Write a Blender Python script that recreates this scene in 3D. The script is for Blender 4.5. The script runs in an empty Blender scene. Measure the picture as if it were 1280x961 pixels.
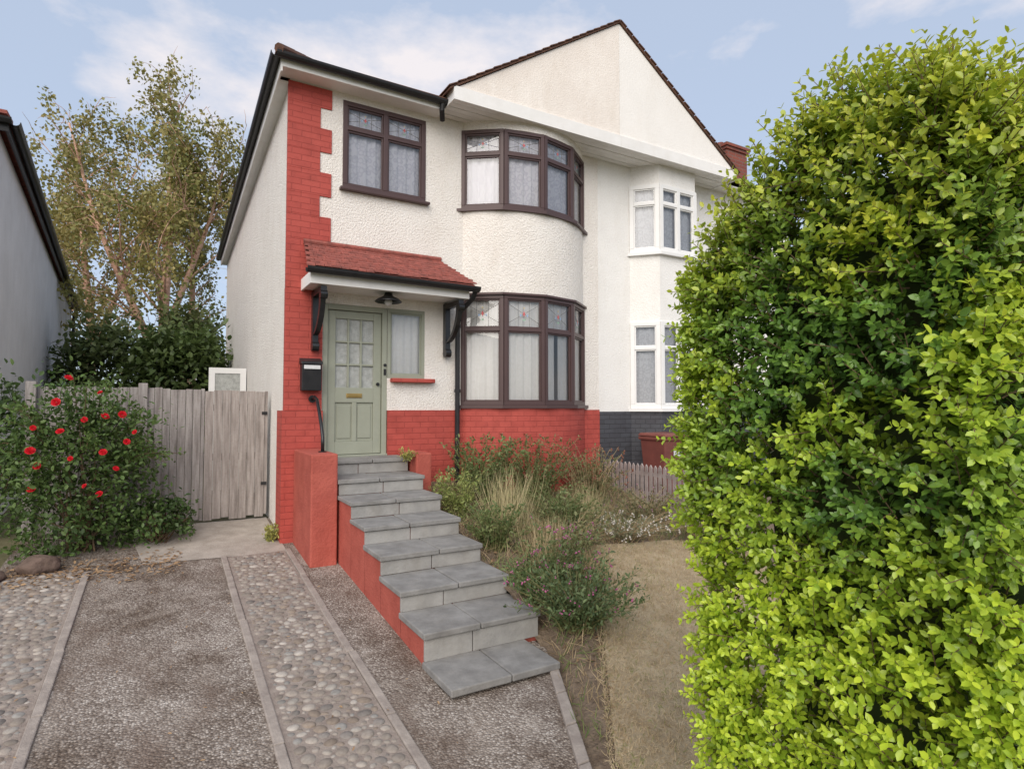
import bpy, bmesh, math, random
import numpy as np
from mathutils import Vector, noise
R=math.radians
rng=np.random.default_rng(11); random.seed(5)
scene=bpy.context.scene
COL=scene.collection
scene.view_settings.view_transform='Standard'; scene.view_settings.look='None'; scene.view_settings.exposure=0
BASE={}
# ------------------------------------------------------------------ helpers
def tag(o,label=None,cat=None,group=None,kind=None):
    if label: o['label']=label
    if cat: o['category']=cat
    if group: o['group']=group
    if kind: o['kind']=kind
    return o
def root(name,label,cat,loc,group=None):
    o=bpy.data.objects.new(name,None); COL.objects.link(o); o.location=loc; o.empty_display_size=.1
    BASE[o.name]=Vector(loc); return tag(o,label,cat,group)
def link(me,name,mat,parent,base):
    o=bpy.data.objects.new(name,me); COL.objects.link(o)
    if mat: me.materials.append(mat)
    if parent: o.parent=parent
    else: o.location=base
    BASE[o.name]=base; return o
class F:
    def __init__(s,p0,p1):
        s.p0=Vector((p0[0],p0[1],0)); d=Vector((p1[0]-p0[0],p1[1]-p0[1],0)); s.L=d.length; s.u=d.normalized(); s.n=Vector((s.u.y,-s.u.x,0))
    def pt(s,a,d,z):
        p=s.p0+s.u*a+s.n*d; return (p.x,p.y,z)
class MB:
    def __init__(s): s.v=[]; s.f=[]
    def add(s,vs,fs):
        o=len(s.v); s.v+=[tuple(v) for v in vs]; s.f+=[tuple(i+o for i in f) for f in fs]; return s
    def hex(s,p): return s.add(p,[(0,3,2,1),(4,5,6,7),(0,1,5,4),(1,2,6,5),(2,3,7,6),(3,0,4,7)])
    def box(s,x0,x1,y0,y1,z0,z1): return s.hex([(x0,y0,z0),(x1,y0,z0),(x1,y1,z0),(x0,y1,z0),(x0,y0,z1),(x1,y0,z1),(x1,y1,z1),(x0,y1,z1)])
    def fbox(s,f,a0,a1,d0,d1,z0,z1): return s.hex([f.pt(a0,d1,z0),f.pt(a1,d1,z0),f.pt(a1,d0,z0),f.pt(a0,d0,z0),f.pt(a0,d1,z1),f.pt(a1,d1,z1),f.pt(a1,d0,z1),f.pt(a0,d0,z1)])
    def prism(s,A,Bp):
        n=len(A); return s.add(list(A)+list(Bp),[tuple(range(n)),tuple(range(2*n-1,n-1,-1))]+[(i,(i+1)%n,n+(i+1)%n,n+i) for i in range(n)])
    def tube(s,pts,r,n=8):
        pts=[Vector(p) for p in pts]; k=len(pts)
        rs=r if isinstance(r,(list,tuple)) else [r]*k
        ax=pts[-1]-pts[0]
        if ax.length<1e-6: ax=Vector((0,0,1))
        ref=min((Vector((1,0,0)),Vector((0,1,0)),Vector((0,0,1))),key=lambda q:abs(q.dot(ax)))
        vs=[]
        for i,p in enumerate(pts):
            t=(pts[min(i+1,k-1)]-pts[max(i-1,0)])
            t=t.normalized() if t.length>1e-9 else ax.normalized()
            a=t.cross(ref)
            a=a.normalized() if a.length>1e-6 else Vector((1,0,0))
            b=t.cross(a)
            for j in range(n):
                w=2*math.pi*j/n; vs.append(p+(a*math.cos(w)+b*math.sin(w))*rs[i])
        fs=[(i*n+j,i*n+(j+1)%n,(i+1)*n+(j+1)%n,(i+1)*n+j) for i in range(k-1) for j in range(n)]
        fs+=[tuple(range(n-1,-1,-1)),tuple((k-1)*n+j for j in range(n))]
        return s.add(vs,fs)
    def ring(s,fn,R0,R1,z0,z1,a0,a1,n):
        A=[a0+(a1-a0)*i/n for i in range(n+1)]
        for i in range(n):
            o0=fn(A[i],R1);o1=fn(A[i+1],R1);i0=fn(A[i],R0);i1=fn(A[i+1],R0)
            s.add([(*o0,z0),(*o1,z0),(*o1,z1),(*o0,z1),(*i0,z0),(*i1,z0),(*i1,z1),(*i0,z1)],[(0,1,2,3),(3,2,6,7),(0,4,5,1),(5,4,7,6)]+([(0,3,7,4)] if i==0 else [])+([(1,5,6,2)] if i==n-1 else []))
        return s
    def build(s,name,mat,parent=None,smooth=False,origin=None,bevel=0,recalc=True):
        base=BASE[parent.name] if parent else Vector(origin or (0,0,0))
        me=bpy.data.meshes.new(name)
        me.from_pydata([(v[0]-base.x,v[1]-base.y,v[2]-base.z) for v in s.v],[],s.f)
        if recalc:
            bm=bmesh.new(); bm.from_mesh(me)
            bmesh.ops.remove_doubles(bm,verts=bm.verts,dist=1e-5) if smooth else None
            bmesh.ops.recalc_face_normals(bm,faces=bm.faces); bm.to_mesh(me); bm.free()
        if smooth: me.shade_smooth()
        o=link(me,name,mat,parent,base)
        if bevel:
            m=o.modifiers.new('Bevel','BEVEL'); m.width=bevel; m.segments=2; m.limit_method='ANGLE'
        return o
class Scat:
    def __init__(s): s.V=[];s.Lp=[];s.S=[];s.T=[];s.C=[];s.nv=0;s.nl=0
    def add(s,tv,tf,Rm,P,cols):
        tv=np.asarray(tv,float);K=len(P)
        if K==0: return
        V=len(tv)
        vs=np.einsum('kij,vj->kvi',Rm,tv)+P[:,None,:]
        tl=np.concatenate([np.array(f) for f in tf]); tt=np.array([len(f) for f in tf]); ts=np.concatenate([[0],np.cumsum(tt)[:-1]]); L=len(tl)
        s.V.append(vs.reshape(-1,3)); s.Lp.append((tl[None]+(np.arange(K)*V)[:,None]+s.nv).ravel())
        s.S.append((ts[None]+(np.arange(K)*L)[:,None]+s.nl).ravel()); s.T.append(np.tile(tt,K))
        s.C.append(np.repeat(np.asarray(cols,float),V,axis=0)); s.nv+=K*V; s.nl+=K*L
    def build(s,name,mat,parent=None,smooth=False,origin=None):
        base=BASE[parent.name] if parent else Vector(origin or (0,0,0))
        V=np.concatenate(s.V)-np.array(base); Lp=np.concatenate(s.Lp).astype(np.int32); S=np.concatenate(s.S).astype(np.int32); T=np.concatenate(s.T).astype(np.int32)
        me=bpy.data.meshes.new(name); me.vertices.add(len(V)); me.vertices.foreach_set('co',V.ravel().astype(np.float32))
        me.loops.add(len(Lp)); me.loops.foreach_set('vertex_index',Lp)
        me.polygons.add(len(S)); me.polygons.foreach_set('loop_start',S)
        try: me.polygons.foreach_set('loop_total',T)
        except Exception: pass
        me.update(calc_edges=True)
        C=np.concatenate(s.C); C=np.hstack([np.clip(C,0,1),np.ones((len(C),1))]).astype(np.float32)
        a=me.color_attributes.new('Col','FLOAT_COLOR','POINT'); a.data.foreach_set('color',C.ravel())
        if smooth: me.shade_smooth()
        return link(me,name,mat,parent,base)
def nrm(a): return a/np.maximum(np.linalg.norm(a,axis=1,keepdims=True),1e-9)
def frames(d,n,sx,sy,sz):
    d=nrm(d); x=nrm(np.cross(d,n)); z=np.cross(x,d)
    return np.stack([x*np.asarray(sx).reshape(-1,1),d*np.asarray(sy).reshape(-1,1),z*np.asarray(sz).reshape(-1,1)],axis=2)
LEAF=([(0,0,0),(-.24,.28,.06),(-.25,.66,.04),(0,1,-.06),(.25,.66,.04),(.24,.28,.06),(0,.3,-.02),(0,.68,-.03)],
      [(0,6,1),(0,5,6),(1,6,7,2),(6,5,4,7),(2,7,3),(7,4,3)])
DIA=([(0,0,0),(-.33,.5,.06),(0,1,0),(.33,.5,.06)],[(0,3,2,1)])
BL=([(-.5,0,0),(.5,0,0),(-.42,.4,.06),(.42,.4,.06),(-.26,.75,.2),(.26,.75,.2),(0,1,.36)],[(0,1,3,2),(2,3,5,4),(4,5,6)])
def ico(sub):
    bm=bmesh.new(); bmesh.ops.create_icosphere(bm,subdivisions=sub,radius=1); v=[tuple(q.co) for q in bm.verts]; f=[tuple(q.index for q in p.verts) for p in bm.faces]; bm.free(); return v,f
ICO1,ICO2,ICO3=ico(1),ico(2),ico(3)
def rv(k): return rng.normal(size=(k,3))
def mixc(a,b,t): t=np.asarray(t).reshape(-1,1); return np.asarray(a)*(1-t)+np.asarray(b)*t
# ------------------------------------------------------------------ materials
def NM(name):
    m=bpy.data.materials.new(name); m.use_nodes=True; nt=m.node_tree; nt.nodes.clear()
    out=nt.nodes.new('ShaderNodeOutputMaterial'); b=nt.nodes.new('ShaderNodeBsdfPrincipled'); nt.links.new(b.outputs[0],out.inputs[0]); return m,nt,b,out
def nd(nt,t,**k):
    n=nt.nodes.new(t)
    for a,v in k.items(): setattr(n,a,v)
    return n
def posn(nt,sc=None):
    g=nd(nt,'ShaderNodeNewGeometry')
    if sc is None: return g.outputs['Position']
    mp=nd(nt,'ShaderNodeMapping'); mp.inputs['Scale'].default_value=sc; nt.links.new(g.outputs['Position'],mp.inputs[0]); return mp.outputs[0]
def nz(nt,vec,scale,detail=5,rough=.6):
    n=nd(nt,'ShaderNodeTexNoise'); n.inputs['Scale'].default_value=scale; n.inputs['Detail'].default_value=detail; n.inputs['Roughness'].default_value=rough; nt.links.new(vec,n.inputs['Vector']); return n.outputs[0]
def ramp(nt,fac,stops):
    r=nd(nt,'ShaderNodeValToRGB'); e=r.color_ramp.elements
    while len(e)<len(stops): e.new(.5)
    for q,(p,c) in zip(e,stops): q.position=p; q.color=(*c,1) if len(c)==3 else c
    nt.links.new(fac,r.inputs[0]); return r.outputs[0]
def mixn(nt,a,b,fac,mode='MIX'):
    m=nd(nt,'ShaderNodeMix',data_type='RGBA',blend_type=mode)
    for v,i in ((fac,0),(a,6),(b,7)):
        if hasattr(v,'is_output') or not isinstance(v,(int,float,tuple)): nt.links.new(v,m.inputs[i])
        else: m.inputs[i].default_value=v if i==0 else (*v,1)
    return m.outputs[2]
def bump(nt,b,h,st,dist=.01):
    n=nd(nt,'ShaderNodeBump'); n.inputs['Strength'].default_value=st; n.inputs['Distance'].default_value=dist; nt.links.new(h,n.inputs['Height']); nt.links.new(n.outputs[0],b.inputs['Normal']); return n
def pm(name,c1,c2=None,scale=4,rough=.8,bst=0,bsc=60,bd=.01,spec=.3,streak=0,grain=None,metal=0,speck=0):
    m,nt,b,out=NM(name); c2=c2 or tuple(x*.8 for x in c1); p=posn(nt,grain)
    c=ramp(nt,nz(nt,p,scale),[(.35,c1),(.68,c2)])
    if streak:
        s=nz(nt,posn(nt,(3,3,.9)),1.3,7); s2=nz(nt,posn(nt),.9,3)
        c=mixn(nt,c,tuple(x for x in (.70,.63,.54)),ramp(nt,s,[(.5,(0,0,0)),(.85,(streak,)*3)]),'MULTIPLY')
        c=mixn(nt,c,(.86,.83,.80),ramp(nt,s2,[(.45,(0,0,0)),(.7,(streak,)*3)]),'MULTIPLY')
    if speck: c=mixn(nt,c,(.74,.70,.66),ramp(nt,nz(nt,posn(nt),36,3,.7),[(.46,(0,0,0)),(.70,(speck,)*3)]),'MULTIPLY')
    nt.links.new(c,b.inputs['Base Color']); b.inputs['Roughness'].default_value=rough; b.inputs['Specular IOR Level'].default_value=spec; b.inputs['Metallic'].default_value=metal
    if bst: bump(nt,b,nz(nt,p if grain else posn(nt),bsc,4),bst,bd)
    return m
def brickmat(name,c1,c2,mort,bst=.6):
    m,nt,b,out=NM(name); g=posn(nt); sp=nd(nt,'ShaderNodeSeparateXYZ'); nt.links.new(g,sp.inputs[0])
    su=nd(nt,'ShaderNodeMath',operation='SUBTRACT'); nt.links.new(sp.outputs[0],su.inputs[0]); nt.links.new(sp.outputs[1],su.inputs[1])
    cb=nd(nt,'ShaderNodeCombineXYZ'); nt.links.new(su.outputs[0],cb.inputs[0]); nt.links.new(sp.outputs[2],cb.inputs[1])
    t=nd(nt,'ShaderNodeTexBrick'); nt.links.new(cb.outputs[0],t.inputs[0])
    for k,v in (('Scale',1),('Brick Width',.225),('Row Height',.075),('Mortar Size',.007),('Mortar Smooth',.6)): t.inputs[k].default_value=v
    t.inputs['Color1'].default_value=(*c1,1); t.inputs['Color2'].default_value=(*c2,1); t.inputs['Mortar'].default_value=(*mort,1)
    n=nz(nt,g,7,6); c=mixn(nt,t.outputs[0],(.72,.68,.67),ramp(nt,n,[(.45,(0,0,0)),(.75,(.7,.7,.7))]),'MULTIPLY')
    nt.links.new(c,b.inputs['Base Color']); b.inputs['Roughness'].default_value=.65; b.inputs['Specular IOR Level'].default_value=.3
    iv=nd(nt,'ShaderNodeMath',operation='MULTIPLY_ADD'); iv.inputs[1].default_value=-1; nt.links.new(t.outputs[1],iv.inputs[0])
    n2=nz(nt,g,45,4); ad=nd(nt,'ShaderNodeMath',operation='MULTIPLY_ADD'); ad.inputs[1].default_value=.7; nt.links.new(n2,ad.inputs[0]); nt.links.new(iv.outputs[0],ad.inputs[2]); 
    bump(nt,b,ad.outputs[0],bst,.008); return m
def colmat(name,rough=.55,trans=0,spec=.3,noisy=0):
    m,nt,b,out=NM(name); a=nd(nt,'ShaderNodeAttribute',attribute_name='Col'); c=a.outputs[0]
    if noisy:
        c=mixn(nt,c,(.6,.57,.55),ramp(nt,nz(nt,posn(nt),45,5),[(.4,(0,0,0)),(.75,(noisy,)*3)]),'MULTIPLY')
        bump(nt,b,nz(nt,posn(nt),120,3),.25,.004)
    nt.links.new(c,b.inputs['Base Color']); b.inputs['Roughness'].default_value=rough; b.inputs['Specular IOR Level'].default_value=spec
    if trans:
        t=nd(nt,'ShaderNodeBsdfTranslucent'); nt.links.new(c,t.inputs[0]); mx=nd(nt,'ShaderNodeMixShader'); mx.inputs[0].default_value=trans
        nt.links.new(b.outputs[0],mx.inputs[1]); nt.links.new(t.outputs[0],mx.inputs[2]); nt.links.new(mx.outputs[0],out.inputs[0])
    return m
def glassmat(name,tint=(.95,.96,.97),base=.06):
    m,nt,b,out=NM(name); nt.nodes.remove(b)
    t=nd(nt,'ShaderNodeBsdfTransparent'); t.inputs[0].default_value=(*tint,1); g=nd(nt,'ShaderNodeBsdfGlossy'); g.inputs['Roughness'].default_value=.015
    fr=nd(nt,'ShaderNodeFresnel'); fr.inputs[0].default_value=1.5; ad=nd(nt,'ShaderNodeMath',operation='ADD'); ad.inputs[1].default_value=base; nt.links.new(fr.outputs[0],ad.inputs[0])
    bp=nd(nt,'ShaderNodeBump'); bp.inputs['Strength'].default_value=.04; nt.links.new(nz(nt,posn(nt),3,2),bp.inputs['Height']); nt.links.new(bp.outputs[0],g.inputs['Normal'])
    mx=nd(nt,'ShaderNodeMixShader'); nt.links.new(ad.outputs[0],mx.inputs[0]); nt.links.new(t.outputs[0],mx.inputs[1]); nt.links.new(g.outputs[0],mx.inputs[2]); nt.links.new(mx.outputs[0],out.inputs[0]); return m
def lacemat(name,c1,c2):
    m,nt,b,out=NM(name); v=nd(nt,'ShaderNodeTexVoronoi'); v.inputs['Scale'].default_value=14; nt.links.new(posn(nt),v.inputs[0])
    c=ramp(nt,v.outputs['Distance'],[(.25,c1),(.5,c2),(.62,c1)]); nt.links.new(c,b.inputs['Base Color']); b.inputs['Roughness'].default_value=.9
    b.inputs['Specular IOR Level'].default_value=.1
    t=nd(nt,'ShaderNodeBsdfTranslucent'); nt.links.new(c,t.inputs[0]); mx=nd(nt,'ShaderNodeMixShader'); mx.inputs[0].default_value=.1
    nt.links.new(b.outputs[0],mx.inputs[1]); nt.links.new(t.outputs[0],mx.inputs[2]); nt.links.new(mx.outputs[0],out.inputs[0]); return m
def aggmat(name,sc=70):
    m,nt,b,out=NM(name); p=posn(nt); v=nd(nt,'ShaderNodeTexVoronoi'); v.inputs['Scale'].default_value=sc; nt.links.new(p,v.inputs[0])
    s=nd(nt,'ShaderNodeSeparateColor'); nt.links.new(v.outputs['Color'],s.inputs[0])
    c=ramp(nt,s.outputs[0],[(0,(.19,.155,.13)),(.3,(.29,.245,.21)),(.6,(.385,.34,.30)),(.85,(.51,.46,.41)),(1,(.66,.61,.55))])
    c=mixn(nt,c,(.18,.145,.122),ramp(nt,v.outputs['Distance'],[(.38,(0,0,0)),(.75,(.85,.85,.85))]))
    c=mixn(nt,c,(.47,.41,.365),ramp(nt,nz(nt,p,1.7,7,.7),[(.42,(0,0,0)),(.66,(.95,.95,.95))]),'MULTIPLY')
    c=mixn(nt,c,(.42,.365,.315),ramp(nt,nz(nt,p,4,7,.68),[(.5,(0,0,0)),(.75,(.6,.6,.6))]))
    c=mixn(nt,c,(.16,.115,.09),ramp(nt,nz(nt,posn(nt,(1.1,.55,1)),2.3,7,.65),[(.50,(0,0,0)),(.68,(.65,.65,.65))]))
    nt.links.new(c,b.inputs['Base Color']); b.inputs['Roughness'].default_value=.85; b.inputs['Specular IOR Level'].default_value=.15
    iv=nd(nt,'ShaderNodeMath',operation='SUBTRACT'); iv.inputs[0].default_value=1; nt.links.new(v.outputs['Distance'],iv.inputs[1]); bump(nt,b,iv.outputs[0],.8,.012); return m

M={}
M['white']=pm('roughcast_white',(.905,.865,.81),(.86,.815,.76),3,.9,1.0,42,.024,.15,streak=.25,speck=.35)
M['white2']=pm('roughcast_bright',(.875,.86,.83),(.84,.825,.795),3,.9,.7,42,.018,.15,streak=.2,speck=.25)
M['gable']=pm('gable_render_cream',(.88,.82,.755),(.825,.755,.69),2.2,.9,.5,45,.015,.15,streak=.35,speck=.15)
M['gable2']=pm('gable_render_white',(.885,.855,.815),(.85,.82,.78),2,.9,.4,45,.012,.15,streak=.2,speck=.1)
M['grey']=pm('grey_render',(.60,.61,.64),(.54,.55,.58),2,.9,.5,45,.015,.15,streak=.2,speck=.2)
M['red']=brickmat('painted_red_brick',(.46,.085,.066),(.415,.073,.057),(.355,.062,.049),.5)
M['redp']=pm('red_masonry_paint',(.47,.12,.09),(.385,.092,.07),5,.8,.6,35,.016,.2,streak=.5)
M['dkbrick']=brickmat('painted_dark_brick',(.075,.078,.088),(.065,.065,.075),(.045,.045,.05))
M['chim']=brickmat('chimney_brick',(.28,.085,.055),(.2,.06,.045),(.2,.16,.14))
M['frame']=pm('brown_frame',(.085,.050,.048),(.075,.044,.043),3,.4,0,spec=.4)
M['wframe']=pm('white_frame',(.82,.815,.80),(.78,.775,.76),3,.4)
M['trim']=pm('white_trim_paint',(.86,.845,.825),(.80,.785,.76),4,.6,.15,30,streak=.2)
M['sage']=pm('sage_paint',(.335,.35,.28),(.305,.32,.255),5,.5,.1,50,streak=.12)
M['black']=pm('black_plastic',(.018,.018,.02),(.028,.027,.028),8,.42,.1,40)
M['blackpaint']=pm('black_gloss_paint',(.012,.012,.014),(.02,.02,.02),8,.3,.1,40,spec=.5)
M['tile']=pm('red_clay_tile',(.39,.125,.10),(.21,.08,.068),11,.9,.6,45,.014,.15,speck=.6)
M['rooft']=pm('brown_roof_tile',(.17,.085,.055),(.09,.05,.04),12,.85,.6,25,.02)
M['slab']=pm('grey_paving_slab',(.30,.292,.28),(.20,.194,.187),6,.85,.5,45,.008,.15,streak=.4)
M['riser']=pm('grey_riser_slab',(.38,.37,.352),(.27,.262,.25),5,.85,.5,45,.008,.2,streak=.5)
M['conc']=pm('pale_concrete',(.46,.41,.36),(.33,.29,.25),5,.9,.6,50,.012,speck=.4)
M['kerb']=pm('edging_concrete',(.38,.33,.29),(.26,.22,.195),9,.9,.6,60,.01)
M['agg']=aggmat('exposed_aggregate'); M['mort']=pm('cobble_bedding',(.34,.285,.245),(.23,.185,.16),14,.9,.8,70,.01)
M['soil']=pm('dry_soil',(.25,.19,.135),(.14,.10,.07),9,.95,1,25,.04)
M['lawn']=pm('parched_turf',(.52,.42,.28),(.36,.275,.17),6,.95,1,40,.03)
M['earth']=pm('rough_ground',(.16,.145,.08),(.10,.10,.05),3,.95,.6,12,.03)
M['wood']=pm('weathered_fence_wood',(.41,.365,.34),(.22,.19,.175),3.0,.85,.6,14,.006,.15,grain=(9,9,.7),speck=.4)
M['wood2']=pm('older_fence_wood',(.38,.35,.335),(.20,.178,.168),3.0,.9,.6,14,.006,.15,grain=(9,9,.7),speck=.4)
M['picket']=pm('faded_picket',(.40,.34,.32),(.27,.225,.21),8,.85,.3,40)
M['leaf']=colmat('leaf',.42,.3,.35); M['privet']=colmat('privet_leaf',.28,.30,.5); M['dryleaf']=colmat('dry_leaf',.8,.15,.1); M['petal']=colmat('petal',.6,.25,.2)
M['cob']=colmat('cobblestone',.85,0,.12,.7); M['stain']=colmat('stained_glass',.2,0,.5)
M['bark']=pm('orange_lit_birch_bark',(.76,.50,.36),(.42,.24,.165),2.2,.85,.6,20,.02,grain=(3,3,7))  # warm orange light on the trunks is put into this bark colour
M['bark2']=pm('twig_bark',(.12,.08,.05),(.18,.12,.07),6,.85,.3,30)
M['stem']=pm('dry_stem',(.42,.32,.19),(.28,.20,.10),12,.9); M['gstem']=pm('green_stem',(.15,.17,.06),(.24,.2,.1),12,.8)
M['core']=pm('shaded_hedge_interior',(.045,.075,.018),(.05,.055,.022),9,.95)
M['glass']=glassmat('window_glass'); M['frost']=pm('obscured_glass',(.32,.33,.31),(.46,.47,.45),16,.18,.7,55,.01,.5)
M['lace']=lacemat('lace_curtain',(.92,.90,.94),(.75,.73,.79)); M['net']=pm('net_curtain',(.90,.88,.85),(.84,.82,.78),20,.95,.1,80)
M['lace2']=lacemat('net_blue',(.72,.73,.76),(.6,.61,.64))
M['lead']=pm('lead_came',(.16,.16,.165),(.2,.2,.205),9,.5); M['brass']=pm('brass',(.55,.38,.14),(.42,.28,.10),9,.35,metal=.8)
M['bin']=pm('brown_bin_plastic',(.22,.075,.06),(.17,.06,.05),5,.5,.1,60); M['label']=pm('pale_label',(.68,.68,.68),(.6,.6,.6),30,.5)
M['rock']=pm('brown_rock',(.18,.125,.10),(.10,.07,.055),8,.9,.8,14,.03)
# ------------------------------------------------------------------ terrain
def zd(y): return .05+.077*(min(max(y,-1.0),8.9)-3)
def XL(y): return 2.59 if y>3.9 else max(1.2,2.59+(y-3.9)*.47)
def sm(t): t=min(max(t,0),1); return t*t*(3-2*t)
def zg(x,y):
    b=max(.15+.21*(min(y,7.6)-3.3)-.06*max(0,x-2.7),zd(y)+.02)
    if x>6.1: b-=.12*sm((x-6.1)/.3)
    if y<4.5:
        k=max(sm((x-XL(y))/.35),sm((y-3.85)/.6)); b=(zd(y)-.02)*(1-k)+b*k
    return b+.03*noise.noise(Vector((x*1.7,y*1.7,0)))
def LE(y): return float(np.interp(y,[1.7,2.6,3.3,4.1,5.2],[1.95,2.2,2.72,3.3,4.1]))
ys=[-400,-60,-8,-1,0,1,2,3,4,5,6,7,8,8.9,12,40,400]; xs=[-400,-60,-12,-3,0,3,8,12,60,400]
mb=MB(); mb.add([(x,y,zd(y)-.16 if 1<=y<=7 and 1.5<x<9 else zd(y)-.03) for y in ys for x in xs],[(j*len(xs)+i,j*len(xs)+i+1,(j+1)*len(xs)+i+1,(j+1)*len(xs)+i) for j in range(len(ys)-1) for i in range(len(xs)-1)])
tag(mb.build('ground',M['earth'],recalc=False),kind='structure')
mb=MB(); Y=[-.9+.3*i for i in range(33)]
for i in range(len(Y)-1):
    y0,y1=Y[i],Y[i+1]
    a,b_=(1.66,1.66) if y0>4.15 else (XL(y0)+.02,XL(y1)+.02)
    mb.add([(-1.36,y0,zd(y0)),(a,y0,zd(y0)),(b_,y1,zd(y1)),(-1.36,y1,zd(y1))],[(0,1,2,3)])
tag(mb.build('driveway',M['agg'],recalc=False),kind='structure')
mb=MB(); mb.add([(-.15,7.25,zd(7.25)+.006),(1.24,7.1,zd(7.1)+.006),(1.24,8.75,zd(8.75)+.006),(-.35,8.75,zd(8.75)+.006)],[(0,1,2,3)])
tag(mb.build('path',M['conc'],recalc=False),kind='structure')
def strip(x0,x1,y0,y1,dz,mat,name):
    m=MB(); n=16
    m.add([(x,y0+(y1-y0)*i/n,zd(y0+(y1-y0)*i/n)+dz) for i in range(n+1) for x in (x0,x1)],[(2*i,2*i+1,2*i+3,2*i+2) for i in range(n)])
    return tag(m.build(name,mat,recalc=False),kind='structure')
strip(.63,1.22,-.9,7.15,.007,M['mort'],'cobble_bed'); strip(-1.33,-.64,-.9,7.3,.007,M['mort'],'cobble_bed')
for i,x in enumerate((1.25,.6,-.61)):
    m=MB(); y=-.9
    while y<7.2:
        y2=min(y+.9,7.25); j=random.uniform(-.006,.006)
        m.hex([(x-.03+j,y,zd(y)-.05),(x+.03+j,y,zd(y)-.05),(x+.03+j,y2-.008,zd(y2)-.05),(x-.03+j,y2-.008,zd(y2)-.05),(x-.03+j,y,zd(y)+.016),(x+.03+j,y,zd(y)+.016),(x+.03+j,y2-.008,zd(y2)+.016),(x-.03+j,y2-.008,zd(y2)+.016)]); y=y2
    tag(m.build('kerb',M['kerb'],bevel=.008),kind='structure')
m=MB()
for i in range(7):
    y=3.62-.32*i; y2=y-.31; a,b_=XL(y),XL(y2)
    m.hex([(b_-.02,y2,zd(y2)-.06),(b_+.06,y2,zd(y2)-.06),(a+.06,y,zd(y)-.06),(a-.02,y,zd(y)-.06),(b_-.02,y2,zd(y2)+.03),(b_+.06,y2,zd(y2)+.03),(a+.06,y,zd(y)+.03),(a-.02,y,zd(y)+.03)])
tag(m.build('kerb',M['kerb'],bevel=.008),kind='structure')
# cobbles (uncountable paving): random packing, big stones first
sc=Scat(); P=[];S=[]
for (x0,x1,y0,y1) in ((.66,1.20,2.3,7.1),(-1.31,-.665,3.3,7.25)):
    grid={}
    def ok(x,y,s):
        gx,gy=int(x/.1),int(y/.1)
        for i in range(gx-1,gx+2):
            for j in range(gy-1,gy+2):
                for (a,b,t) in grid.get((i,j),()):
                    if (a-x)**2+(b-y)**2<(.90*(s+t))**2: return False
        return True
    for (s0,tries) in ((.043,420),(.035,1700),(.029,4500),(.023,7500),(.017,8500)):
        for _ in range(tries):
            s=s0*random.uniform(.9,1.1); x=random.uniform(x0+s*.6,x1-s*.6); y=random.uniform(y0,y1)
            if ok(x,y,s): grid.setdefault((int(x/.1),int(y/.1)),[]).append((x,y,s)); P.append((x,y,zd(y)+.001)); S.append(s)
P=np.array(P); S=np.array(S); K=len(P)
a=rng.uniform(0,6.28,K); d=np.stack([np.cos(a),np.sin(a),rng.normal(0,.06,K)],1); n=np.tile([0,0,1.],(K,1))+rv(K)*.06
pal=np.array([(.29,.25,.215),(.345,.30,.26),(.39,.345,.30),(.25,.225,.205),(.30,.285,.265),(.45,.41,.365),(.30,.245,.20),(.35,.305,.265)])
sc.add(ICO2[0],ICO2[1],frames(d,n,S*rng.uniform(.8,1,K),S*rng.uniform(1,1.2,K),S*.24+.007),P,pal[rng.integers(0,len(pal),K)]*rng.uniform(.75,1.08,(K,1)))
tag(sc.build('cobblestones',M['cob'],smooth=True),'rounded cobblestones set in two strips along the drive','cobblestones',kind='stuff')
mb=MB(); ny=60; nx=44; V=[]
for j in range(ny+1):
    y=.3+(7.6-.3)*j/ny
    for i in range(nx+1):
        x=XL(y)+(11.5-XL(y))*(i/nx)**1.5; V.append((x,y,zg(x,y)))
mb.add(V,[(j*(nx+1)+i,j*(nx+1)+i+1,(j+1)*(nx+1)+i+1,(j+1)*(nx+1)+i) for j in range(ny) for i in range(nx)])
tag(mb.build('garden_soil',M['soil'],recalc=False,smooth=False),kind='structure')
mb=MB(); V=[]; ny,nx=34,30
for j in range(ny+1):
    y=1.7+3.5*j/ny
    for i in range(nx+1):
        x=LE(y)+(6.0-LE(y))*i/nx; V.append((x,y,zg(x,y)+.014))
mb.add(V,[(j*(nx+1)+i,j*(nx+1)+i+1,(j+1)*(nx+1)+i+1,(j+1)*(nx+1)+i) for j in range(ny) for i in range(nx)])
tag(mb.build('lawn',M['lawn'],recalc=False),kind='structure')
K=36000; y=rng.uniform(1.75,5.15,K); x=np.array([LE(q) for q in y])-.05+rng.uniform(0,1,K)**1.3*2.5
P=np.array([(q,w,zg(q,w)+.01) for q,w in zip(x,y)]); d=rv(K)*.8+np.array([0,0,.7]); d[:,2]=np.abs(d[:,2])
pn=np.array([noise.noise(Vector((q*2.2,w*2.2,3))) for q,w in zip(x,y)]); cl=mixc((.66,.54,.36),(.44,.33,.20),np.clip(rng.uniform(0,1,K)-.5*pn,0,1)); g=rng.uniform(0,1,K)<.08+.35*np.clip(pn,0,1); cl[g]=(.27,.29,.11)
sc=Scat(); sc.add(BL[0],BL[1],frames(d,rv(K),np.full(K,.004),rng.uniform(.018,.05,K),np.full(K,.04)),P,cl)
tag(sc.build('dry_grass',M['dryleaf']),'short parched straw coloured lawn grass','grass',kind='stuff')
K=17000; x=rng.uniform(2.2,6.0,K); y=rng.uniform(2.2,7.3,K); kp=np.array([(q>XL(w)+.075 and q<LE(w)-.02) if w<5.15 else q>2.68 for q,w in zip(x,y)]); x=x[kp];y=y[kp];K=len(x)
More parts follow.
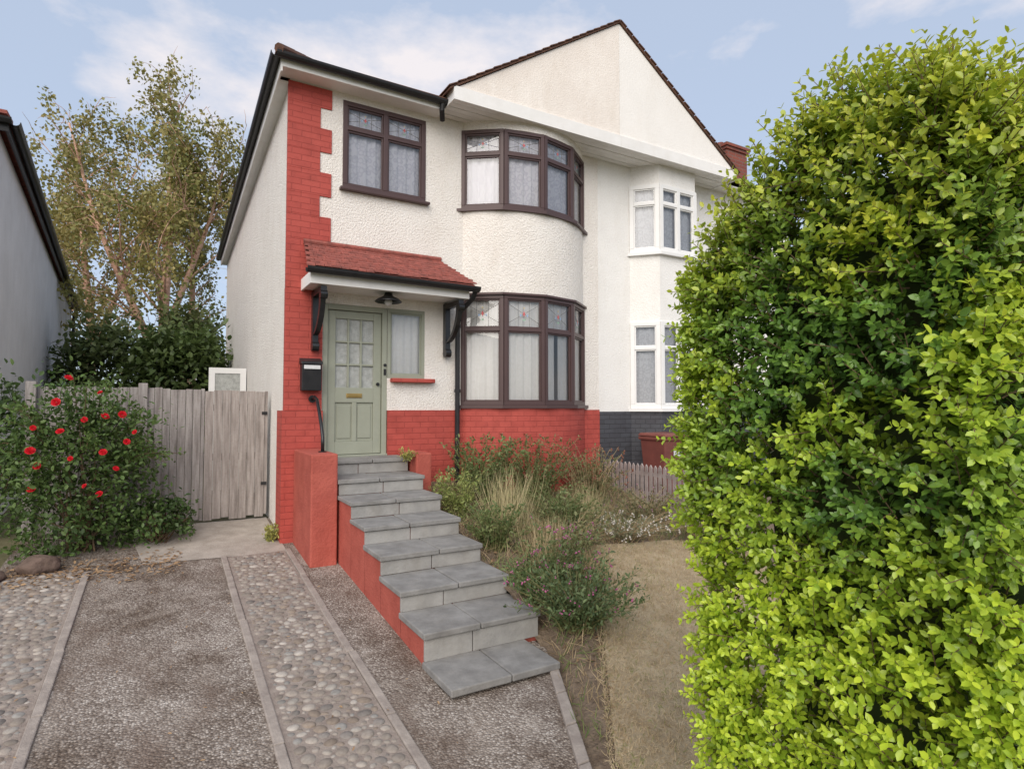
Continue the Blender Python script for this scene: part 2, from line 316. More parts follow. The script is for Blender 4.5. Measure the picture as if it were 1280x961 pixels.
P=np.array([(q,w,zg(q,w)-.005) for q,w in zip(x,y)]); d=rv(K)*.55+np.array([0,0,.8]); d[:,2]=np.abs(d[:,2]); pn=np.array([noise.noise(Vector((q*2,w*2,9))) for q,w in zip(x,y)])
cl=mixc((.54,.42,.26),(.32,.24,.14),rng.uniform(0,1,K)); g=rng.uniform(0,1,K)<.52+.6*pn; cl[g]=mixc((.11,.17,.055),(.25,.29,.11),rng.uniform(0,1,g.sum()))
L=rng.uniform(.05,.22,K)*np.where(y<3.6,.65,1); sc=Scat(); sc.add(BL[0],BL[1],frames(d,rv(K),np.full(K,.006),L,L),P,cl)
tag(sc.build('ground_cover',M['dryleaf']),'straw and low weeds covering the soil of the front bed','ground cover',kind='stuff')
K=2600; x=rng.uniform(2.6,6,K); y=rng.uniform(2.3,7.2,K); kp=np.array([(q<LE(w)+.05 and q>XL(w)+.08) if w<5.2 else q>2.75 for q,w in zip(x,y)]); x=x[kp];y=y[kp]
K2=620; x2=rng.uniform(-1.35,.2,K2); y2=rng.normal(7.22,.22,K2); K3=150; x3=rng.uniform(-1.3,1.6,K3); y3=rng.uniform(3.0,7.2,K3)
P=np.array([(q,w,zg(q,w)+.012) for q,w in zip(x,y)]+[(q,w,zd(w)+.016) for q,w in zip(x2,y2)]+[(q,w,zd(w)+.02) for q,w in zip(x3,y3)]); K=len(P)
d=rv(K); d[:,2]*=.2; n=np.tile([0,0,1.],(K,1))+rv(K)*.3
sc=Scat(); s=rng.uniform(.03,.065,K); s[-K3:]*=.55; sc.add(LEAF[0],LEAF[1],frames(d,n,s*.7,s,s),P,mixc((.45,.30,.17),(.24,.15,.09),rng.uniform(0,1,K)))
tag(sc.build('fallen_leaves',M['dryleaf']),'brown fallen leaves littering the soil and the drive','leaf litter',kind='stuff')
# ------------------------------------------------------------------ windows
def shards(parent,f,cx,cz,w,h,d):
    sc=Scat()
    for (a,b,ww,hh,c) in [(0,0,.15,.42,(.55,.12,.12)),(-.2,-.1,.11,.26,(.30,.42,.60)),(.2,-.1,.11,.26,(.30,.42,.60)),(0,-.42,.22,.14,(.30,.48,.34)),(0,.42,.08,.14,(.70,.56,.28))]:
        p=f.pt(cx+a*w*.5,d,cz+b*h*.5-hh*h*.25)
        Rm=np.stack([np.array(f.u)*ww*w*.75,np.array((0,0,1.))*hh*h*.5,np.array(f.n)*.01],axis=1)[None]
        sc.add(DIA[0],DIA[1],Rm,np.array([p]),[c])
    sc.build('stained_glass',M['stain'],parent)
def window(parent,facets,z0,z1,tr,fm,name,d0=-.1,fw=.06,motif=True,cur='lace',sill=True,gap=()):
    fr,pn,cu,ld=MB(),MB(),MB(),MB(); dd=d0+.07; todo=[]
    for fi,(f,cols) in enumerate(facets):
        L=f.L
        fr.fbox(f,0,L,d0,dd,z0,z0+fw); fr.fbox(f,0,L,d0,dd,z1-fw,z1)
        edges=[0]+[c*L for c in cols]+[L]
        for k,e in enumerate(edges):
            a0,a1=(e,e+fw) if k==0 else ((e-fw,e) if k==len(edges)-1 else (e-fw/2,e+fw/2)); fr.fbox(f,a0,a1,d0+.002,dd+.002,z0+fw,z1-fw)
        for k in range(len(edges)-1):
            a0=edges[k]+(fw if k==0 else fw/2); a1=edges[k+1]-(fw if k==len(edges)-2 else fw/2)
            cells=[(z0+fw,z1-fw)]
            if tr:
                fr.fbox(f,a0,a1,d0,dd-.002,tr-.025,tr+.025); cells=[(z0+fw,tr-.025),(tr+.025,z1-fw)]
            for ci,(b0,b1) in enumerate(cells):
                w=.022; e0,e1=d0+.01,dd-.018
                fr.fbox(f,a0,a0+w,e0,e1,b0,b1); fr.fbox(f,a1-w,a1,e0,e1,b0,b1); fr.fbox(f,a0+w,a1-w,e0,e1,b0,b0+w); fr.fbox(f,a0+w,a1-w,e0,e1,b1-w,b1)
                pn.add([f.pt(a0+w,d0+.03,b0+w),f.pt(a1-w,d0+.03,b0+w),f.pt(a1-w,d0+.03,b1-w),f.pt(a0+w,d0+.03,b1-w)],[(0,1,2,3)])
                if motif and ci==1:
                    todo.append((f,(a0+a1)/2,(b0+b1)/2,a1-a0,b1-b0,d0+.037)); zm=(b0+b1)/2
                    for q in (.33,.67): ld.tube([f.pt(a0+(a1-a0)*q,d0+.034,b0+w),f.pt(a0+(a1-a0)*q,d0+.034,b1-w)],.003,4)
                    ld.tube([f.pt(a0+w,d0+.034,b0+.07),f.pt((a0+a1)/2,d0+.034,zm),f.pt(a1-w,d0+.034,b0+.07)],.003,4)
                    ld.tube([f.pt(a0+w,d0+.034,b1-.07),f.pt((a0+a1)/2,d0+.034,zm),f.pt(a1-w,d0+.034,b1-.07)],.003,4)
        if cur:
            n=int(L*70); dc=d0-.03
            segs=[(0,L,z0+.01,z1-.02)] if fi not in gap else [(0,L,tr-.02,z1-.02),(0,L*.44,z0+.01,tr-.0205),(L*.60,L,z0+.01,tr-.0205)]
            for (s0,s1,za,zb) in segs:
                vs=[]; n=max(4,int((s1-s0)*70))
                for i in range(n+1):
                    s=s0+(s1-s0)*i/n; w=.012*math.sin(s*46+fi)+.006*math.sin(s*103+2*fi); vs+=[f.pt(s,dc+w,za),f.pt(s,dc+w*.8,zb)]
                cu.add(vs,[(2*i,2*i+2,2*i+3,2*i+1) for i in range(n)])
    o=fr.build(name,M[fm],parent,bevel=.004); pn.build('pane',M['glass'],o,recalc=False)
    if cu.v: cu.build('curtain',M[cur],o,smooth=True)
    if ld.v:
        ld.build('leading',M['lead'],o)
        for t in todo: shards(o,*t)
    return o
# ------------------------------------------------------------------ left house
XA,YF,XP=1.26,7.5,6.04
XC,YC,RB,PH=4.67,8.438,1.418,R(49.3)
def arc(p,r): return (XC+r*math.sin(p),YC-r*math.cos(p))
H=root('semi_detached_house','white rendered house with red painted brick corner, green front door and brown bay windows','house',(3.6,7.5,.4))
holes=[(1.69,2.52,1.38,3.30),(2.52,3.04,2.38,3.30),(1.91,3.04,4.79,5.93)]
def wallgrid(mb,x0,x1,z0,z1,holes,y,dep=.2):
    X=sorted({x0,x1}|{h[i] for h in holes for i in (0,1)}); Z=sorted({z0,z1}|{h[i] for h in holes for i in (2,3)})
    inh=lambda x,z:any(h[0]<x<h[1] and h[2]<z<h[3] for h in holes)
    for i in range(len(X)-1):
        for j in range(len(Z)-1):
            if not inh((X[i]+X[i+1])/2,(Z[j]+Z[j+1])/2): mb.add([(X[i],y,Z[j]),(X[i+1],y,Z[j]),(X[i+1],y,Z[j+1]),(X[i],y,Z[j+1])],[(0,1,2,3)])
    for (a,b,c,d) in holes:
        for p,q in (((a,c),(b,c)),((b,c),(b,d)),((b,d),(a,d)),((a,d),(a,c))):
            mid=((p[0]+q[0])/2,(p[1]+q[1])/2)
            if any(h!=(a,b,c,d) and h[0]-1e-4<=mid[0]<=h[1]+1e-4 and h[2]-1e-4<=mid[1]<=h[3]+1e-4 for h in holes): continue
            mb.add([(p[0],y,p[1]),(q[0],y,q[1]),(q[0],y+dep,q[1]),(p[0],y+dep,p[1])],[(0,1,2,3)])
w=MB(); wallgrid(w,XA,3.62,.2,6.05,holes,YF); wallgrid(w,5.72,XP,.2,6.2,[],YF)
w.add([(XA,YF,.2),(1.45,18,.2),(1.45,18,6.02),(XA,YF,6.02),(XP,18,.2),(XP,18,6.02)],[(0,1,2,3),(1,4,5,2)])
w.add([(XP,YF,.2),(XP,18,.2),(XP,18,8),(XP,YF,6.2)],[(0,1,2,3)])
w.ring(arc,RB-.2,RB,3.57,4.76,-PH,PH,28); w.ring(arc,RB-.2,RB,5.93,6.12,-PH,PH,28)
w.build('wall',M['white'],H,recalc=False)
p=MB(); p.box(1.215,1.69,7.45,7.8,.2,1.96); p.box(2.52,3.63,7.482,7.52,.2,1.96); p.box(5.70,XP,7.482,7.52,.2,1.96)
p.ring(arc,RB-.2,RB+.018,.3,1.985,-PH,PH,28); p.build('brick_plinth',M['red'],H,recalc=False)
q=MB(); q.box(1.242,1.685,7.484,7.56,1.962,3.45)
z=3.45; k=0
for hh in [.62]+[.3,.26]*12:
    z2=min(z+hh,6.0); q.box(1.242,1.77 if k%2 and z>4 else 1.63,7.484,7.54,z,z2); z=z2; k+=1
    if z>=6: break
q.build('brick_quoin',M['red'],H,bevel=.004)
EX=1.13; EB=EX+.19
e=MB(); e.box(EX,3.2,7.24,7.5,6.02,6.04); e.box(EX,3.2,7.22,7.24,6.0,6.12)
e.hex([(EX-.02,7.22,5.94),(EX,7.22,5.94),(EB,18.2,5.94),(EB-.02,18.2,5.94),(EX-.02,7.22,6.12),(EX,7.22,6.12),(EB,18.2,6.12),(EB-.02,18.2,6.12)])
e.hex([(EX,7.5,5.96),(1.27,7.5,5.96),(1.46,18.2,5.96),(EB,18.2,5.96),(EX,7.5,5.98),(1.27,7.5,5.98),(1.46,18.2,5.98),(EB,18.2,5.98)])
e.build('eaves_board',M['trim'],H)
def gut(mb,pts,r=.055,n=7):
    pts=[Vector(p) for p in pts]; vs=[]
    for i,p in enumerate(pts):
        t=(pts[min(i+1,len(pts)-1)]-pts[max(i-1,0)]).normalized(); s=t.cross(Vector((0,0,1))).normalized()
        for j in range(n+1):
            w=math.pi*j/n; vs.append(p+s*math.cos(w)*r-Vector((0,0,1))*math.sin(w)*r)
        for j in range(n,-1,-1):
            w=math.pi*j/n; vs.append(p+s*math.cos(w)*(r-.008)-Vector((0,0,1))*math.sin(w)*(r-.008))
    N=2*(n+1); fs=[(i*N+j,i*N+(j+1)%N,(i+1)*N+(j+1)%N,(i+1)*N+j) for i in range(len(pts)-1) for j in range(N)]; fs+=[tuple(range(N)),tuple((len(pts)-1)*N+j for j in range(N))]
    mb.add(vs,fs)
g=MB(); gut(g,[(EX-.08,7.16,6.12),(EB-.08,18.2,6.12)],.06); gut(g,[(EX-.08,7.16,6.12),(3.2,7.16,6.10)],.06); g.tube([(3.14,7.16,6.08),(3.14,7.18,5.98),(3.2,7.3,5.9)],.035,8)
g.build('gutter',M['black'],H,smooth=False)
rf=MB(); A=(XP,12.7,8.62); FL=(EX-.09,7.13,6.13); FP=(XP,7.13,6.13); BLc=(EB-.09,18.3,6.13); BP=(XP,18.3,6.13)
rf.add([FL,FP,A,BLc,BP]+[(v[0],v[1],v[2]-.03) for v in (FL,FP,A,BLc,BP)],[(0,1,2),(0,2,3),(3,2,4),(0,5,6,1),(0,3,8,5),(5,7,6),(5,8,7),(8,9,7)])
GZ,GA,GY,GX,GR=6.2,8.0,6.95,3.24,8.68
rf.add([(GX-.1,GY-.03,GZ-.05),(XP,GY-.03,GA+.01),(XP,12.6,GA+.01),(GX-.1,12.6,GZ-.05),(GX-.1,GY-.03,GZ-.02),(XP,GY-.03,GA+.04),(XP,12.6,GA+.04),(GX-.1,12.6,GZ-.02)],[(0,3,2,1),(4,5,6,7),(0,1,5,4),(0,4,7,3)])
n=22
for i in range(n):
    t0=i/n;t1=(i+.94)/n; xa=GX-.12+(XP-GX+.12)*t0; xb=GX-.12+(XP-GX+.12)*t1; za=GZ-.03+(GA-GZ+.07)*t0; zb=GZ-.03+(GA-GZ+.07)*t1; j=random.uniform(-.003,.004)
    rf.hex([(xa,GY-.05,za+.010+j),(xb,GY-.05,zb-.002+j),(xb,GY+.3,zb-.002+j),(xa,GY+.3,za+.010+j),(xa,GY-.05,za+.024+j),(xb,GY-.05,zb+.012+j),(xb,GY+.3,zb+.012+j),(xa,GY+.3,za+.024+j)])
for i in range(5): rf.tube([(EX-.06+i*.16,7.12+i*.18,6.14+i*.077),(EX+.12+i*.16,7.32+i*.18,6.23+i*.077)],.06,8)
rf.build('roof',M['rooft'],H)
ga=MB(); ga.prism([(GX,GY,GZ),(XP-.002,GY,GZ),(XP-.002,GY,GA)],[(GX,GY+.2,GZ),(XP-.002,GY+.2,GZ),(XP-.002,GY+.2,GA)]); ga.build('gable',M['gable'],H)
so=MB(); so.box(GX-.04,XP-.002,GY-.03,GY-.004,6.03,GZ+.01); so.box(GX-.04,GX-.015,GY-.004,7.5,6.03,6.2)
nb=5
for i in range(nb):
    y0=GY+(7.5-GY)*i/nb; so.box(GX,XP-.002,y0+.005,y0+(7.5-GY)/nb-.005,6.05+.003*(i%2),6.07)
so.box(3.6,5.76,7.5,8.3,6.1,6.12); so.build('soffit',M['trim'],H)
window(H,[(F((1.91,YF),(3.04,YF)),[.5])],4.79,5.93,5.58,'frame','window',-.06,.06)
s_=MB(); s_.box(1.87,3.08,7.42,7.52,4.755,4.79); s_.build('window_sill',M['frame'],H,bevel=.006)
def bowf(): 
    P=[arc(-PH+PH*2*i/4,RB) for i in range(5)]; return [(F(P[i],P[i+1]),[]) for i in range(4)]
window(H,bowf(),4.80,5.93,5.58,'frame','bay_window',-.045,.052)
window(H,bowf(),2.03,3.57,3.09,'frame','bay_window',-.045,.052,cur='net',gap=(2,))
for (za,zb_,ro) in ((4.76,4.80,.075),(1.985,2.03,.075),(3.57,3.6,.06)):
    s_=MB(); s_.ring(arc,RB-.15,RB+ro,za,zb_,-PH-.03,PH+.03,4); s_.build('window_head' if za==3.57 else 'window_sill',M['frame'],H)
fs=F((2.52,YF),(3.04,YF)); m=MB(); d0,dd=-.06,.0
m.fbox(fs,0,.52,d0,dd,2.38,2.43); m.fbox(fs,0,.52,d0,dd,3.25,3.30); m.fbox(fs,.0,.045,d0,dd,2.43,3.25); m.fbox(fs,.475,.52,d0,dd,2.43,3.25)
m.fbox(fs,.045,.065,d0+.02,dd-.02,2.43,3.25); m.fbox(fs,.455,.475,d0+.02,dd-.02,2.43,3.25); m.fbox(fs,.065,.455,d0+.02,dd-.02,3.23,3.25); m.fbox(fs,.065,.455,d0+.02,dd-.02,2.43,2.45)
sl=m.build('side_window',M['sage'],H,bevel=.003)
m=MB(); m.add([fs.pt(.065,d0+.03,2.45),fs.pt(.455,d0+.03,2.45),fs.pt(.455,d0+.03,3.23),fs.pt(.065,d0+.03,3.23)],[(0,1,2,3)]); m.build('pane',M['glass'],sl,recalc=False)
m=MB(); vs=[]
for i in range(31):
    a=.02+.48*i/30; d=-.10+.010*math.sin(a*60); vs+=[fs.pt(a,d,2.40),fs.pt(a,d,3.28)]
m.add(vs,[(2*i,2*i+2,2*i+3,2*i+1) for i in range(30)]); m.build('curtain',M['net'],sl,smooth=True)
m=MB(); m.box(2.56,3.16,7.40,7.52,2.325,2.38); m.build('window_sill',M['red'],H,bevel=.01)
# door
m=MB(); yf=YF+.03
m.box(1.69,1.755,yf-.02,yf+.08,1.38,3.30); m.box(2.455,2.52,yf-.02,yf+.08,1.38,3.30); m.box(1.755,2.455,yf-.02,yf+.08,3.23,3.30); m.box(1.69,2.52,yf-.06,yf+.08,1.36,1.40)
m.build('door_frame',M['sage'],H,bevel=.005)
m=MB(); x0,x1,z0,z1=1.76,2.45,1.405,3.225; y0,y1=yf+.015,yf+.06
m.box(x0,x0+.10,y0,y1,z0,z1); m.box(x1-.10,x1,y0,y1,z0,z1); m.box(x0+.1,x1-.1,y0,y1,z1-.1,z1); m.box(x0+.1,x1-.1,y0,y1,2.06,2.25); m.box(x0+.1,x1-.1,y0,y1,z0,z0+.16); m.box(2.075,2.135,y0,y1,z0+.16,2.06)
m.box(x0+.1,x1-.1,y0+.022,y1,z0+.16,2.06)
for a,b_ in ((x0+.13,2.06),(2.15,x1-.13)): m.box(a,b_,y0+.012,y1,z0+.2,2.02)
gx0,gx1,gz0,gz1=x0+.1,x1-.1,2.25,z1-.1
for i in (1,2):
    xx=gx0+(gx1-gx0)*i/3; m.box(xx-.012,xx+.012,y0+.002,y1,gz0,gz1); zz=gz0+(gz1-gz0)*i/3; m.box(gx0,gx1,y0+.004,y1-.002,zz-.012,zz+.012)
dr=m.build('door',M['sage'],H,bevel=.005); dr['label']='sage green front door with nine obscured panes'
m=MB(); m.box(gx0,gx1,y0+.03,y1-.004,gz0,gz1); m.build('pane',M['frost'],dr)
m=MB(); m.box(2.0,2.2,y0-.01,y0+.004,2.12,2.175); m.box(2.015,2.185,y0-.016,y0-.008,2.13,2.163); m.build('letterbox',M['brass'],dr,bevel=.003)
m=MB(); m.tube([(2.405,y0+.01,2.30),(2.405,y0-.02,2.30)],.022,10); m.tube([(2.405,y0-.02,2.30),(2.405,y0-.04,2.30)],.012,10); m.build('door_lock',M['blackpaint'],dr)
m=MB(); m.tube([(2.49,yf-.02,2.55),(2.49,yf-.035,2.55)],.02,10); m.box(2.475,2.505,yf-.03,yf-.015,2.42,2.5); m.build('bell_push',M['black'],dr)
# porch canopy
pr=MB(); nc=9
def px(t,s): return (1.45-.09*t) if s==0 else (3.24+.26*t)
def pp(x,t,up=0): return (x,7.49-.63*t,4.0-.41*t+up)
for i in range(nc):
    t0=i/nc; t1=(i+1.25)/nc; t1=min(t1,1.02); n=22
    for j in range(n):
        o=.5*(i%2)/n; a=min(max(j/n+o,0),1); b_=min((j+.95)/n+o,1)
        if b_-a<.01: continue
        L0,L1=px(t0,0),px(t0,1); K0,K1=px(t1,0),px(t1,1); jj=random.uniform(0,.014)
        A_=[pp(L0+(L1-L0)*a,t0,0),pp(L0+(L1-L0)*b_,t0,0),pp(K0+(K1-K0)*b_,t1,.014+jj),pp(K0+(K1-K0)*a,t1,.014+jj)]
        pr.hex(A_+[(v[0],v[1],v[2]+.02) for v in A_])
pr.hex([pp(1.45,0,-.03),pp(3.24,0,-.03),pp(3.48,1,-.03),pp(1.38,1,-.03),pp(1.45,0,.002),pp(3.24,0,.002),pp(3.48,1,.002),pp(1.38,1,.002)])
pr.tube([(1.44,7.47,4.03),(3.26,7.47,4.03)],.035,8)
po=pr.build('porch_roof',M['tile'],H)
m=MB(); m.box(1.42,3.44,6.94,6.97,3.42,3.54); m.box(1.42,1.45,6.97,7.5,3.42,3.56); m.box(3.41,3.44,6.97,7.5,3.42,3.56); m.box(1.45,3.41,6.97,7.5,3.44,3.46); m.build('fascia',M['trim'],po,bevel=.004)
m=MB(); gut(m,[(1.36,6.86,3.585),(3.54,6.86,3.565)],.065); m.build('gutter',M['black'],po)
for xb in (1.58,3.34):
    m=MB(); m.box(xb-.035,xb+.035,7.40,7.484,2.72,3.42); m.box(xb-.035,xb+.035,6.98,7.40,3.34,3.41)
    pts=[(xb,7.40-.36*math.sin(a)**1.3 if a>0 else 7.40,2.88+.46*(1-math.cos(a))) for a in [i*math.pi/2/8 for i in range(9)]]
    for i in range(8):
        a,b_=pts[i],pts[i+1]; m.hex([(xb-.03,a[1]-.035,a[2]),(xb+.03,a[1]-.035,a[2]),(xb+.03,a[1]+.035,a[2]),(xb-.03,a[1]+.035,a[2]),(xb-.03,b_[1]-.035,b_[2]),(xb+.03,b_[1]-.035,b_[2]),(xb+.03,b_[1]+.035,b_[2]),(xb-.03,b_[1]+.035,b_[2])])
    m.tube([(xb-.04,7.42,2.74),(xb+.04,7.42,2.74)],.06,12); m.tube([(xb-.04,7.0,3.31),(xb+.04,7.0,3.31)],.05,12)
    m.build('bracket',M['blackpaint'],po)
m=MB(); m.tube([(3.5,6.88,3.53),(3.5,6.95,3.44),(3.5,7.38,3.30),(3.5,7.43,3.2),(3.5,7.43,.7)],.034,10)
for z in (3.1,2.2,1.3): m.tube([(3.5,7.43,z),(3.5,7.43,z+.05)],.044,10)
m.build('downpipe',M['black'],H,smooth=False)
m=MB(); x0,x1,yy=.70,1.32,12.0; m.box(x0,x0+.1,yy,yy+.05,.5,2.72); m.box(x1-.1,x1,yy,yy+.05,.5,2.72); m.box(x0+.1,x1-.1,yy,yy+.05,2.62,2.72); m.box(x0+.1,x1-.1,yy,yy+.05,.5,1.5)
sd=m.build('door',M['wframe'],H); sd['label']='white glazed side door standing open beyond the wooden gate'
m=MB(); m.box(x0+.1,x1-.1,yy+.02,yy+.03,1.5,2.62); m.build('pane',M['frost'],sd)
# ------------------------------------------------------------------ right house
H2=root('semi_detached_house','bright white attached house with white framed windows and a dark painted base','house',(8.6,7.5,.3))
w=MB(); bx=[(6.72,7.5),(7.05,7.14),(7.9,7.14),(8.23,7.5)]
wallgrid(w,XP,6.74,.1,6.2,[],YF); wallgrid(w,8.2,11.0,.1,6.2,[],YF)
def bayband(mb,z0,z1,off=0):
    P=bx if not off else [(6.70,7.49),(7.04,7.13-off),(7.91,7.13-off),(8.25,7.49)]
    for a,b_ in zip(P[:-1],P[1:]): mb.add([(*a,z0),(*b_,z0),(*b_,z1),(*a,z1)],[(0,1,2,3)])
    mb.add([(*p_,z1) for p_ in P],[(0,1,2,3)]); mb.add([(*p_,z0) for p_ in P],[(3,2,1,0)])
bayband(w,3.42,4.58); bayband(w,5.72,6.1)
w.add([(11,YF,.1),(11,18,.1),(11,18,6.2),(11,YF,6.2),(XP,18,.1),(XP,18,6.2)],[(0,1,2,3),(1,4,5,2)])
w.build('wall',M['white2'],H2,recalc=False)
p=MB(); p.box(XP+.003,6.74,7.478,7.52,.1,1.93); p.box(8.2,11.02,7.478,7.52,.1,1.93); bayband(p,.1,1.93,.012); p.build('brick_plinth',M['dkbrick'],H2,recalc=False)
def cf(): return [(F(bx[0],bx[1]),[]),(F(bx[1],bx[2]),[.5]),(F(bx[2],bx[3]),[])]
window(H2,cf(),4.58,5.72,5.4,'wframe','bay_window',-.045,.07,motif=False,cur='lace2')
window(H2,cf(),1.98,3.42,2.98,'wframe','bay_window',-.045,.07,motif=False,cur='lace2')
for zz in (1.93,4.53):
    m=MB(); P=[(6.66,7.49),(7.02,7.07),(7.93,7.07),(8.29,7.49)]; m.prism([(*q_,zz) for q_ in P],[(*q_,zz+.05) for q_ in P]); m.build('window_sill',M['wframe'],H2)
rf=MB(); FR=(11.3,7.13,6.13); BR=(11.3,18.3,6.13); FP=(XP+.001,7.13,6.13); BP=(XP+.001,18.3,6.13); A=(XP+.001,12.7,8.62)
rf.add([FP,FR,A,BR,BP],[(0,1,2),(1,3,2),(3,4,2)])
xp=XP+.001
rf.add([(xp,GY-.03,GA+.01),(GR+.1,GY-.03,GZ-.05),(GR+.1,12.6,GZ-.05),(xp,12.6,GA+.01),(xp,GY-.03,GA+.04),(GR+.1,GY-.03,GZ-.02),(GR+.1,12.6,GZ-.02),(xp,12.6,GA+.04)],[(0,3,2,1),(4,5,6,7),(0,1,5,4),(1,2,6,5)])
n=22
for i in range(n):
    t0=i/n;t1=(i+.94)/n; xa=GR+.12-(GR+.12-XP)*t0; xb=GR+.12-(GR+.12-XP)*t1; za=GZ-.03+(GA-GZ+.07)*t0; zb=GZ-.03+(GA-GZ+.07)*t1; j=random.uniform(-.003,.004)
    rf.hex([(xb,GY-.05,zb-.002+j),(xa,GY-.05,za+.010+j),(xa,GY+.3,za+.010+j),(xb,GY+.3,zb-.002+j),(xb,GY-.05,zb+.012+j),(xa,GY-.05,za+.024+j),(xa,GY+.3,za+.024+j),(xb,GY+.3,zb+.012+j)])
ro=rf.build('roof',M['rooft'],H2)
m=MB(); m.box(10.15,10.8,8.3,8.9,6.0,7.46); m.box(10.12,10.83,8.27,8.93,7.46,7.52); m.box(10.09,10.86,8.24,8.96,7.52,7.58); m.tube([(10.31,8.6,7.57),(10.31,8.6,7.72)],[.09,.08],10); m.tube([(10.63,8.6,7.57),(10.63,8.6,7.72)],[.09,.08],10); m.build('chimney',M['chim'],ro)
ga=MB(); ga.prism([(xp,GY,GZ),(GR,GY,GZ),(xp,GY,GA)],[(xp,GY+.2,GZ),(GR,GY+.2,GZ),(xp,GY+.2,GA)]); ga.build('gable',M['gable2'],H2)
so=MB(); so.box(xp,GR+.04,GY-.03,GY-.004,6.03,GZ+.01); so.box(GR+.015,GR+.04,GY-.004,7.5,6.03,6.2); so.box(GR,11.2,7.2,7.5,6.05,6.07)
for i in range(nb):
    y0=GY+(7.5-GY)*i/nb; so.box(xp,GR,y0+.005,y0+(7.5-GY)/nb-.005,6.05+.003*(i%2),6.07)
so.build('soffit',M['trim'],H2)
# ------------------------------------------------------------------ neighbour on the left
N=root('neighbouring_house','pale grey rendered side wall of the neighbouring house at the left edge','house',(-1.85,9.5,.4))
f=F((-1.85,9.5),(-1.85-.0635*17,9.5+.998*17)); NL=f.L
m=MB(); m.fbox(f,0,NL,-7,0,.2,5.5); m.build('wall',M['grey'],N)
m=MB(); a,b_,c,d=f.pt(-.12,.12,5.56),f.pt(NL+.1,.12,5.56),f.pt(NL+.1,-7,5.56),f.pt(-.12,-7,5.56); r0,r1=f.pt(3.0,-3.4,8.4),f.pt(NL-3.4,-3.4,8.4)
m.add([a,b_,c,d,r0,r1],[(0,1,5,4),(1,2,5),(2,3,4,5),(3,0,4),(3,2,1,0)])
for i in range(14): m.box(*( (f.pt(-.16,.02-i*.2,0)[0]-.095,f.pt(-.16,.02-i*.2,0)[0]+.095)),f.pt(-.16,.1-i*.2,0)[1]-.04,f.pt(-.16,.1-i*.2,0)[1]+.3,5.60+random.uniform(0,.012),5.64+random.uniform(0,.012))
m.build('roof',M['tile'],N)
m=MB(); gut(m,[f.pt(-.12,.18,5.56),f.pt(NL+.1,.18,5.56)],.06); gut(m,[f.pt(-.18,.16,5.56),f.pt(-.18,-7,5.56)],.06); m.build('gutter',M['black'],N)
m=MB(); m.fbox(f,-.12,NL+.1,.09,.12,5.42,5.53); m.fbox(f,-.12,-.09,-7,.09,5.42,5.53); m.build('eaves_board',M['black'],N)
m=MB(); m.tube([f.pt(NL-.6,.17,5.5),f.pt(NL-.6,.1,5.2),f.pt(NL-.6,.06,.5)],.05,8); m.build('downpipe',M['black'],N)
# ------------------------------------------------------------------ steps
S_=root('garden_steps','grey slab steps with red painted side climbing to the green front door','steps',(2.17,5.3,.3))
yk=[7.0,6.5,6.0,5.53,5.05,4.55,4.05,3.58]; zk=[1.38-.168*k for k in range(8)]; zk[7]=.168
m=MB()
for k in range(7):
    yb=7.44 if k==0 else yk[k-1]+.02
    m.box(1.66,2.62,yk[k]+.015,yb,zd(yk[k])-.15,zk[k]-.045)
m.build('painted_base',M['redp'],S_)
for k in range(8):
    m=MB(); yb=7.44 if k==0 else yk[k-1]+.012
    xa,xb=(1.64,2.64) if k<7 else (1.64,2.50); xm=(xa+xb)/2+random.uniform(-.06,.06); z0=zk[k]-.045 if k<7 else zd(3.9)
    for (a,b_) in ((xa,xm-.004),(xm+.004,xb)): m.box(a,b_,yk[k]-.025,yb,z0+random.uniform(0,.003),zk[k]+random.uniform(-.003,.003))
    m.build('tread',M['slab'],S_,bevel=.008)
for k in range(7):
    m=MB(); xm=2.1+random.uniform(-.1,.1); z0=zk[k+1]
    for (a,b_) in ((1.655,xm-.004),(xm+.004,2.625)): m.box(a,b_,yk[k]-.005+random.uniform(-.003,.003),yk[k]+.02,z0+.002,zk[k]-.048)
    m.build('riser',M['riser'],S_,bevel=.004)
m=MB(); m.box(1.355,1.635,6.47,7.43,.2,1.50); tag(m.build('low_wall',M['redp'],origin=(1.5,6.9,.3),bevel=.015),'red painted low wall left of the top steps under the handrail','wall')
m=MB(); m.box(2.66,2.86,6.8,7.47,.5,1.44); tag(m.build('low_wall',M['redp'],origin=(2.76,7.1,.6),bevel=.015),'short red painted low wall right of the top steps','wall')
HR=root('handrail','black curved metal handrail fixed beside the front door','handrail',(1.52,7.2,1.5))
m=MB(); m.tube([(1.56,7.44,2.10),(1.56,7.30,2.12),(1.56,7.18,2.09),(1.555,7.05,1.97),(1.55,6.9,1.80),(1.545,6.80,1.66),(1.54,6.78,1.5)],.019,10); m.build('rail',M['blackpaint'],HR,smooth=True)
for a_ in (((1.56,7.45,2.10),(1.56,7.43,2.10)),((1.54,6.78,1.5),(1.54,6.78,1.512))):
    m=MB(); m.tube(a_,.045,12); m.build('mounting_plate',M['blackpaint'],HR)
LB=root('mailbox','black wall mailbox with a pale strip on the red corner brickwork','mailbox',(1.53,7.44,2.2))
m=MB(); m.hex([(1.42,7.36,2.20),(1.65,7.36,2.20),(1.65,7.482,2.20),(1.42,7.482,2.20),(1.42,7.34,2.52),(1.65,7.34,2.52),(1.65,7.482,2.52),(1.42,7.482,2.52)]); m.build('body',M['black'],LB,bevel=.008)
